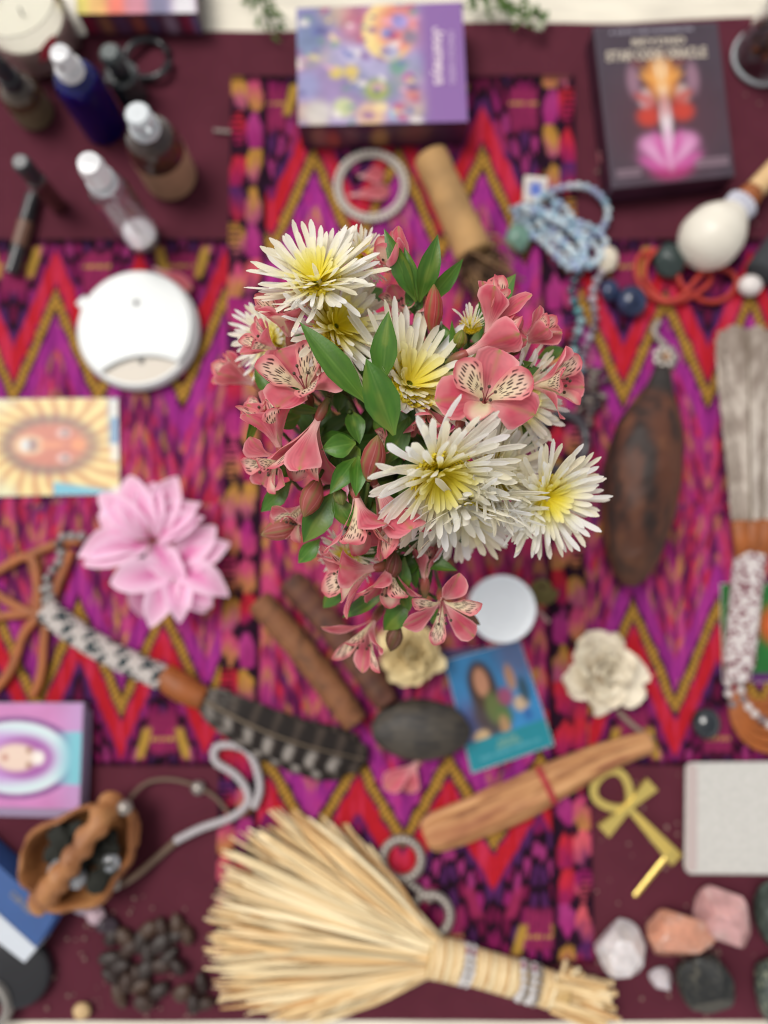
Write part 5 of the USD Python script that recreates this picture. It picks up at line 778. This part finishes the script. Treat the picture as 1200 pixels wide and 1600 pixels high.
for k in range(7): q_ = cx + d2 * (.012 + .006 * k); put(t, 'engraved_line', prism(LineString([q_ + n2_ * .0026, q_ - n2_ * .0026]).buffer(.0005), z0 + .0052, z0 + .0058), brass, smooth=30)
put(None, 'brass_rod', tube([G(1048, 1330, .0025), G(1019, 1366, .0025), G(992, 1400, .0025)], [.0028, .0025, .0022], 10, flat=.6), brass, label='thin brass rod below the foot of the ankh', cat='rod')
linen = mat('linen_cover_look', lin('#c9c6c0'), rough=.85, var=.12, vscale=260, bump=.8, bscale=900); t = thing('notebook', 'pale grey linen covered notebook at the right edge', 'notebook', G(1140, 1280)); z0 = G(1140, 1280)[2]
def rquad(c_, z0_, z1_, r): p_ = Polygon([V(x, y, z1_)[:2] for x, y in c_]).buffer(-r).buffer(r, quad_segs=6); return prism(p_, z0_, z1_)
nb = [(1072, 1192), (1300, 1190), (1300, 1368), (1070, 1366)]; put(t, 'pages', rquad([(1078, 1198), (1300, 1196), (1300, 1362), (1077, 1360)], z0 + .002, z0 + .0125, .004), paper_m, smooth=30); put(t, 'back_cover', rquad(nb, z0 + .0002, z0 + .002, .006), linen, smooth=30); put(t, 'front_cover', rquad([(1072, 1192), (1300, 1190), (1300, 1366), (1070, 1364)], z0 + .0126, z0 + .0150, .006), linen, smooth=30); put(t, 'spine_band', rquad([(1074, 1194), (1090, 1194), (1089, 1362), (1072, 1362)], z0 + .0150, z0 + .0156, .004), mat('spine_band_look', lin('#b8a8a4'), rough=.7), smooth=30)
quartz = mat('clear_quartz_look', None, rough=.25, spec=.5, sub=.3, coat=.4, var=.25, vscale=140)
for x, y, rad_, h, lab, sd, cuts, ang in [(960, 1474, (.0270, .0265, .022), '#cdc6c6', 'clear grey quartz chunk at the end of the straw broom', 121, 9, .3), (1043, 1448, (.0335, .0215, .020), '#c98e74', 'peach orange stone between the quartz and the rose quartz', 122, 5, .1), (1119, 1422, (.026, .0275, .022), '#c59694', 'pink rose quartz chunk below the notebook', 123, 6, .5), (1026, 1521, (.0105, .011, .010), '#c2b8bc', 'small squared clear crystal beside the speckled black stone', 124, 8, .2)]:
    g = rock(G(x, y), rad_, sd, .30, 4, cuts * 3, ang); n_ = fbm(g[0] * 110, 4, sd); put(None, 'crystal', g, quartz, mixc(np.broadcast_to(lin(h), g[0].shape), lin('#dcc8c0'), sst(.55, .85, n_) * .5), smooth=False, label=lab, cat='stone')
for x, y, rad_, h0, h1, lab, sd in [(1087, 1514, (.0225, .027, .019), '#0b0d0c', '#4a463c', 'rough black stone with grey speckles', 131), (1204, 1420, (.020, .030, .02), '#2c3630', '#5c6c60', 'dark green stone at the right edge beside the rose quartz', 132), (1204, 1535, (.022, .028, .018), '#36403c', '#8c9078', 'mottled green stone at the lower right edge', 133)]:
    g = rock(G(x, y), rad_, sd, .4, 4, 5, .2); n_ = noise(g[0] * 420, sd); put(None, 'rough_stone', g, mat(f'rough_stone_look_{sd}', None, rough=.5, bump=.6, bscale=260), mixc(np.broadcast_to(lin(h0), g[0].shape), lin(h1), sst(.62, .8, n_)), label=lab, cat='stone')

# ---- straw broom with beads
t = thing('straw_broom', 'handmade straw broom spread wide with beaded wrapped handle', 'broom', G(560, 1480)); rg = np.random.default_rng(21); straw_m = mat('straw_look', None, rough=.6, spec=.3, bump=.3, bscale=500); nk = np.array([668.0, 1492.0]); tone = ['#ecd0a0', '#d9b47e', '#f6e2b8', '#e4c490', '#c49a66', '#efd8ac', '#d8c298']
N = 292
for i in range(N):
    f_ = (i + rg.uniform(-.4, .4)) / N; f_ = min(max(f_, 0), 1)
    tip = np.array([np.interp(f_, [0, .12, .3, .5, .7, .85, 1], [548, 440, 352, 330, 326, 350, 480]), np.interp(f_, [0, .12, .3, .5, .7, .85, 1], [1292, 1262, 1330, 1410, 1490, 1566, 1604])]) ; layer = rg.random(); inn = rg.random() ** 2.2 * .30; tip = tip + (nk - tip) * inn + rg.normal(0, 7, 2); dz = .004 + .030 * layer * (1 - .5 * abs(f_ - .5) * 2)
    st = nk + np.array([rg.uniform(0, 22), (f_ - .5) * -46 + 23 * 0]) ; st[1] = nk[1] + np.interp(f_, [0, 1], [-24, 26]) + rg.normal(0, 3); mid = st + (tip - st) * .5 + rg.normal(0, 8, 2)
    g = tube(spl([G(st[0], st[1], .006 + .018 * layer), G(mid[0], mid[1], .006 + .024 * layer), G(tip[0], tip[1], .003 + dz * .7)], 10), np.array([.0016, .0018, .002, .0022, .0024, .0024, .0024, .0023, .0020, .0009]) * rg.uniform(.45, 1.15), 6, flat=.6)
    put(t, 'straw', g, straw_m, colored(g[0], lin(tone[int(rg.integers(7))], rg.uniform(.85, 1.2))), smooth=True)
hc = [(668, 1494), (720, 1505), (780, 1522), (840, 1540), (900, 1560), (952, 1572)]; hsp = spl([G(x, y, .017) for x, y in hc], 80)
put(t, 'handle_core', tube(hsp[:62], np.interp(np.linspace(0, 1, 62), [0, .15, 1], [.0165, .0122, .0118]), 20, flat=.85), mat('straw_core_look', lin('#c2a067'), rough=.8, bump=.6))
for i in range(44): a_ = rg.uniform(0, 6.28); q = hsp[52]; e = hsp[78] + np.array([rg.normal(0, .003), (i / 44 - .5) * .036, rg.uniform(-.010, .012)]) + unit(hsp[78] - hsp[60]) * rg.normal(0, .004); q = q + np.array([0, (i / 44 - .5) * .024, rg.uniform(-.009, .012)]); g = tube([q, (q + e) / 2, e], .0020 * rg.uniform(.7, 1.2), 7); put(t, 'handle_straw', g, straw_m, colored(g[0], lin(tone[i % 7], .98)))
for i in range(6): q = hsp[56]; e = G(885 + i * 9 + rg.normal(0, 3), 1508 + i * 5 + rg.normal(0, 5), .012); g = tube([q, e], .0018, 6); put(t, 'handle_straw', g, straw_m, colored(g[0], lin(tone[i % 7], .9)))
def wrap(i0, i1, n, r, wr, mt, nm, col=None):
    for k in range(n):
        i = i0 + (i1 - i0) * (k + .5) / n; j = int(i); c0 = hsp[j] + (hsp[j + 1] - hsp[j]) * (i - j); d = unit(hsp[j + 1] - hsp[j]); x = unit(np.cross(d, [0, 0, 1.0])); y = np.cross(x, d); c_ = spl([c0 + r * (math.cos(a_) * x + .86 * math.sin(a_) * y) + d * rg.normal(0, .0004) for a_ in np.linspace(0, 6.283, 15)[:-1]], 44, True)
        if nm == 'bead_band': ms = beads_along(c_, wr, 1.9); put(t, nm, cat_(ms), silver if k % 2 else blue_bead, colour_of(ms, [lin('#d4d0d0') if i_ % 7 else lin('#a8788a') for i_ in range(len(ms))]), kind='stuff')
        else: g = tube(c_, wr, 7); put(t, nm, g, straw_m, colored(g[0], lin(tone[k % 7], .95)))
wrap(1, 14, 11, .0152, .0018, None, 'straw_wrap'); wrap(15, 19, 3, .0146, .0026, None, 'bead_band'); wrap(20, 38, 15, .0134, .0018, None, 'straw_wrap'); wrap(39, 48, 4, .0140, .0026, None, 'bead_band'); wrap(49, 54, 3, .0130, .0020, None, 'straw_wrap')
for x, y, R0, lab in [(628, 1342, 33, 'upper small ring of silver beads above the broom neck'), (672, 1430, 34, 'lower small ring of silver beads touching the broom neck')]:
    c = G(x, y, .004); t = thing('bead_bracelet', lab, 'bracelet', c); bead_ring(t, 'bead', c, R0 * S(.01) * .88, .0042, 24, silver)
t = thing('bead_string', 'short line of silver beads joining the two small rings', 'beads', G(650, 1385))
for i in range(7): g = ball(G(632 + i * 6.5, 1374 + i * 5, .004), .0038, 1); put(t, 'bead', g, silver)

# ---- carved bowl, hook necklace, blue box, beans at the lower left
c = G(148, 1316); t = thing('carved_wood_bowl', 'carved brown wooden bowl with a twisted handle across it', 'bowl', c); wood = mat('carved_wood_look', lin('#a06a3c'), rough=.6, ramp=[(.25, lin('#5c3018')), (.5, lin('#9c6436')), (.75, lin('#c08a54'))], vscale=34, bump=.5, bscale=180); rg = np.random.default_rng(31)
P_ = [(.0005, .002), (.030, .002), (.044, .010), (.051, .024), (.052, .036), (.049, .039), (.045, .036), (.043, .024), (.034, .012), (.0005, .010)]; g = lathe(P_, 48); v = g[0].copy(); a_ = np.arctan2(v[:, 1], v[:, 0]); k_ = 1 + .07 * np.sin(a_ * 3 + 1) + .05 * np.sin(a_ * 7) * (v[:, 2] > .03) + .10 * (noise(v * 120, 5) - .5); v[:, 0] *= k_ * 1.0; v[:, 1] *= k_ * .74; put(t, 'bowl', xf((v, g[1]), c, math.radians(32)), wood, smooth=50)
hs = spl([G(64, 1408, .020), G(78, 1392, .038), G(112, 1345, .050), G(150, 1290, .048), G(170, 1262, .034), G(176, 1256, .02)], 50); tv, tf = tube(hs, np.interp(np.linspace(0, 1, 50), [0, .15, .5, .9, 1], [.011, .0100, .0085, .0095, .010]), 16); tw = np.sin(np.r_[np.repeat(np.arange(50) * .9, 16), 0, 0] + np.r_[np.tile(np.arange(16) / 16 * 6.283, 50), 0, 0]); tv = tv + (tv - np.r_[np.repeat(hs, 16, 0), hs[:1], hs[-1:]]) * (tw * .22)[:, None] + ((fbm(tv * 150, 3, 5) - .5) * .004)[:, None]; put(t, 'handle', (tv, tf), wood, smooth=50)
for i in range(30):
    a_, r_ = rg.uniform(0, 6.28), math.sqrt(rg.random()) * 58; x, y = 132 + r_ * math.cos(a_) * .95, 1332 + r_ * math.sin(a_) * .8; w_ = rg.random() < .22; g = rock((0, 0, 0), (rg.uniform(.007, .012), rg.uniform(.006, .009), .006), 600 + i, .4, 2, 5); put(None, 'crystal_chip' if w_ else 'charcoal_lump', xf(g, V(x, y, c[2] + .022 + rg.uniform(0, .012)), rg.uniform(0, 6)), matte_m if not w_ else quartz, colored(g[0], lin('#8a8c90') if w_ else lin('#24251f')), smooth=False, label='grey clear crystal chip among the charcoal in the wooden bowl' if w_ else 'dark charcoal lump inside the carved wooden bowl', cat='crystal' if w_ else 'charcoal', group='crystal chips in the wooden bowl' if w_ else 'charcoal lumps in the wooden bowl')
t = thing('hook_necklace', 'cord necklace with a white beaded hook shaped pendant', 'necklace', G(330, 1270)); hook = [(278, 1312), (320, 1292), (370, 1272), (388, 1250), (378, 1222), (352, 1200), (336, 1188), (336, 1170), (356, 1164), (384, 1172), (402, 1205), (405, 1240), (398, 1258)]; ms = beads_along(spl([G(x, y, .007) for x, y in hook], 160), .0038, 1.3); put(t, 'beaded_pendant', cat_(ms), gloss_m, colour_of(ms, [lin('#b4aeb0')] * len(ms)), kind='stuff')
cm = mat('brown_cord_look', lin('#6a5444'), rough=.7)
for pts, r in [([(278, 1312), (240, 1345), (200, 1376), (170, 1388), (140, 1396)], .0032), ([(360, 1275), (335, 1245), (310, 1230), (265, 1218), (225, 1226), (196, 1258)], .0017), ([(180, 1382), (150, 1390), (110, 1400), (92, 1385)], .0016)]: put(t, 'cord', tube(spl([G(x, y, .006 + (.012 if x < 215 else 0)) for x, y in pts], 30), r, 7), cm)
for x, y, z in [(310, 1231, .006), (195, 1262, .040), (180, 1380, .02)]: g = ball(V(x, y, z), .0062, 2); put(t, 'silver_bead', g, silver)
rg = np.random.default_rng(44)
for i, (x, y, h, lab) in enumerate([(130, 1408, '#a898a8', 'small lilac tumbled stone nearest the wooden bowl'), (153, 1424, '#c4aab4', 'pale pink tumbled stone below the wooden bowl'), (170, 1440, '#382c34', 'small dark tumbled stone beside the pale pink one'), (146, 1400, '#8a7a94', 'greyish purple chip touching the wooden bowl')]):
    g = rock(G(x, y), (.0075, .010, .006), 700 + i, .3, 3, 3, rg.uniform(0, 3)); put(None, 'tumbled_stone', g, mat(f'tumbled_look_{i}', lin(h), rough=.3, var=.2, vscale=90), label=lab, cat='stone')
t = thing('blue_box', 'blue cardboard box with white side lying at the lower left edge', 'box', G(20, 1440)); a_ = math.radians(-52); zt = .030
bq = [(-60, 1330), (2, 1350), (92, 1436), (22, 1500)]; bq = [(-60, 1300), (86, 1432), (57, 1480), (-60, 1374)]; put(t, 'lid', qbox(bq, .004, .032), mat('blue_card_look', lin('#28508c'), rough=.5, var=.1, vscale=40), smooth=False)
put(t, 'white_sleeve', qbox([(-60, 1376), (57, 1482), (38, 1504), (-60, 1428)], .004, .0318), mat('white_sleeve_look', lin('#c6ccd4'), rough=.5), smooth=False); letters(t, 'cards', 14, 1398, .0325, 12, math.radians(-42), mat('tan_print_look', lin('#8c8478'), rough=.5), bold=False)
g = lathe([(.0005, 0), (.026, 0), (.028, .003), (.028, .010), (.024, .012), (.0005, .0115)], 40, G(34, 1512)); put(None, 'black_tin', g, black_pl, smooth=35, label='flat round black tin below the blue box', cat='tin')
c = G(-14, 1560); g = lathe([(.019, 0), (.0225, .002), (.0235, .010), (.022, .017), (.0190, .018), (.0165, .014), (.0165, .003)], 40, c); put(None, 'grey_ring_dish', g, mat('grey_dish_look', lin('#8f8a84'), rough=.35), smooth=40, label='grey round dish rim at the bottom left corner', cat='dish')
rg = np.random.default_rng(55); spots = []
while len(spots) < 28:
    x, y = 238 + rg.normal(0, 38), 1505 + rg.normal(0, 40)
    if 165 < x < 322 and 1440 < y < 1566 and all(math.hypot(x - q[0], y - q[1]) > 15 for q in spots): spots.append((x, y))
bm = mat('cacao_bean_look', None, rough=.5, spec=.35, var=.3, vscale=120, bump=.4, bscale=300)
for i, (x, y) in enumerate(spots):
    g = rock((0, 0, 0), (.0098 * rg.uniform(.8, 1.15), .0058 * rg.uniform(.85, 1.15), .0045), 800 + i, .25, 3); put(None, 'cacao_bean', xf(g, G(x, y, .0002 + .004 * (i % 5 == 0)), rg.uniform(0, 3.1)), bm, colored(g[0], [lin('#3c2a22'), lin('#2c1e1a'), lin('#4a362a'), lin('#342a26')][i % 4]), label='dark brown cacao bean in the loose heap left of the broom', cat='cacao bean', group='cacao beans heaped left of the broom')
g = rock(G(132, 1574), (.0072, .0068, .005), 901, .3, 3); put(None, 'yellow_pebble', g, mat('pebble_look', lin('#c8a878'), rough=.6), label='small pale yellow pebble near the bottom edge', cat='pebble')
rg = np.random.default_rng(66)
ms = []
for i in range(150):
    x, y = (rg.uniform(60, 330), rg.uniform(1400, 1590)) if i % 2 else (rg.uniform(930, 1180), rg.uniform(1210, 1590))
    if i % 9 == 0: x, y = rg.uniform(920, 1190), rg.uniform(60, 360)
    ms.append(rock(G(x, y), np.array([1, 1, .6]) * rg.uniform(.0006, .0018), 950 + i, .4, 1))
put(None, 'crumbs', cat_(ms), mat('crumb_look', lin('#8a6a62'), rough=.8), label='tiny pale crumbs scattered over the maroon cloth', cat='crumbs', kind='stuff')
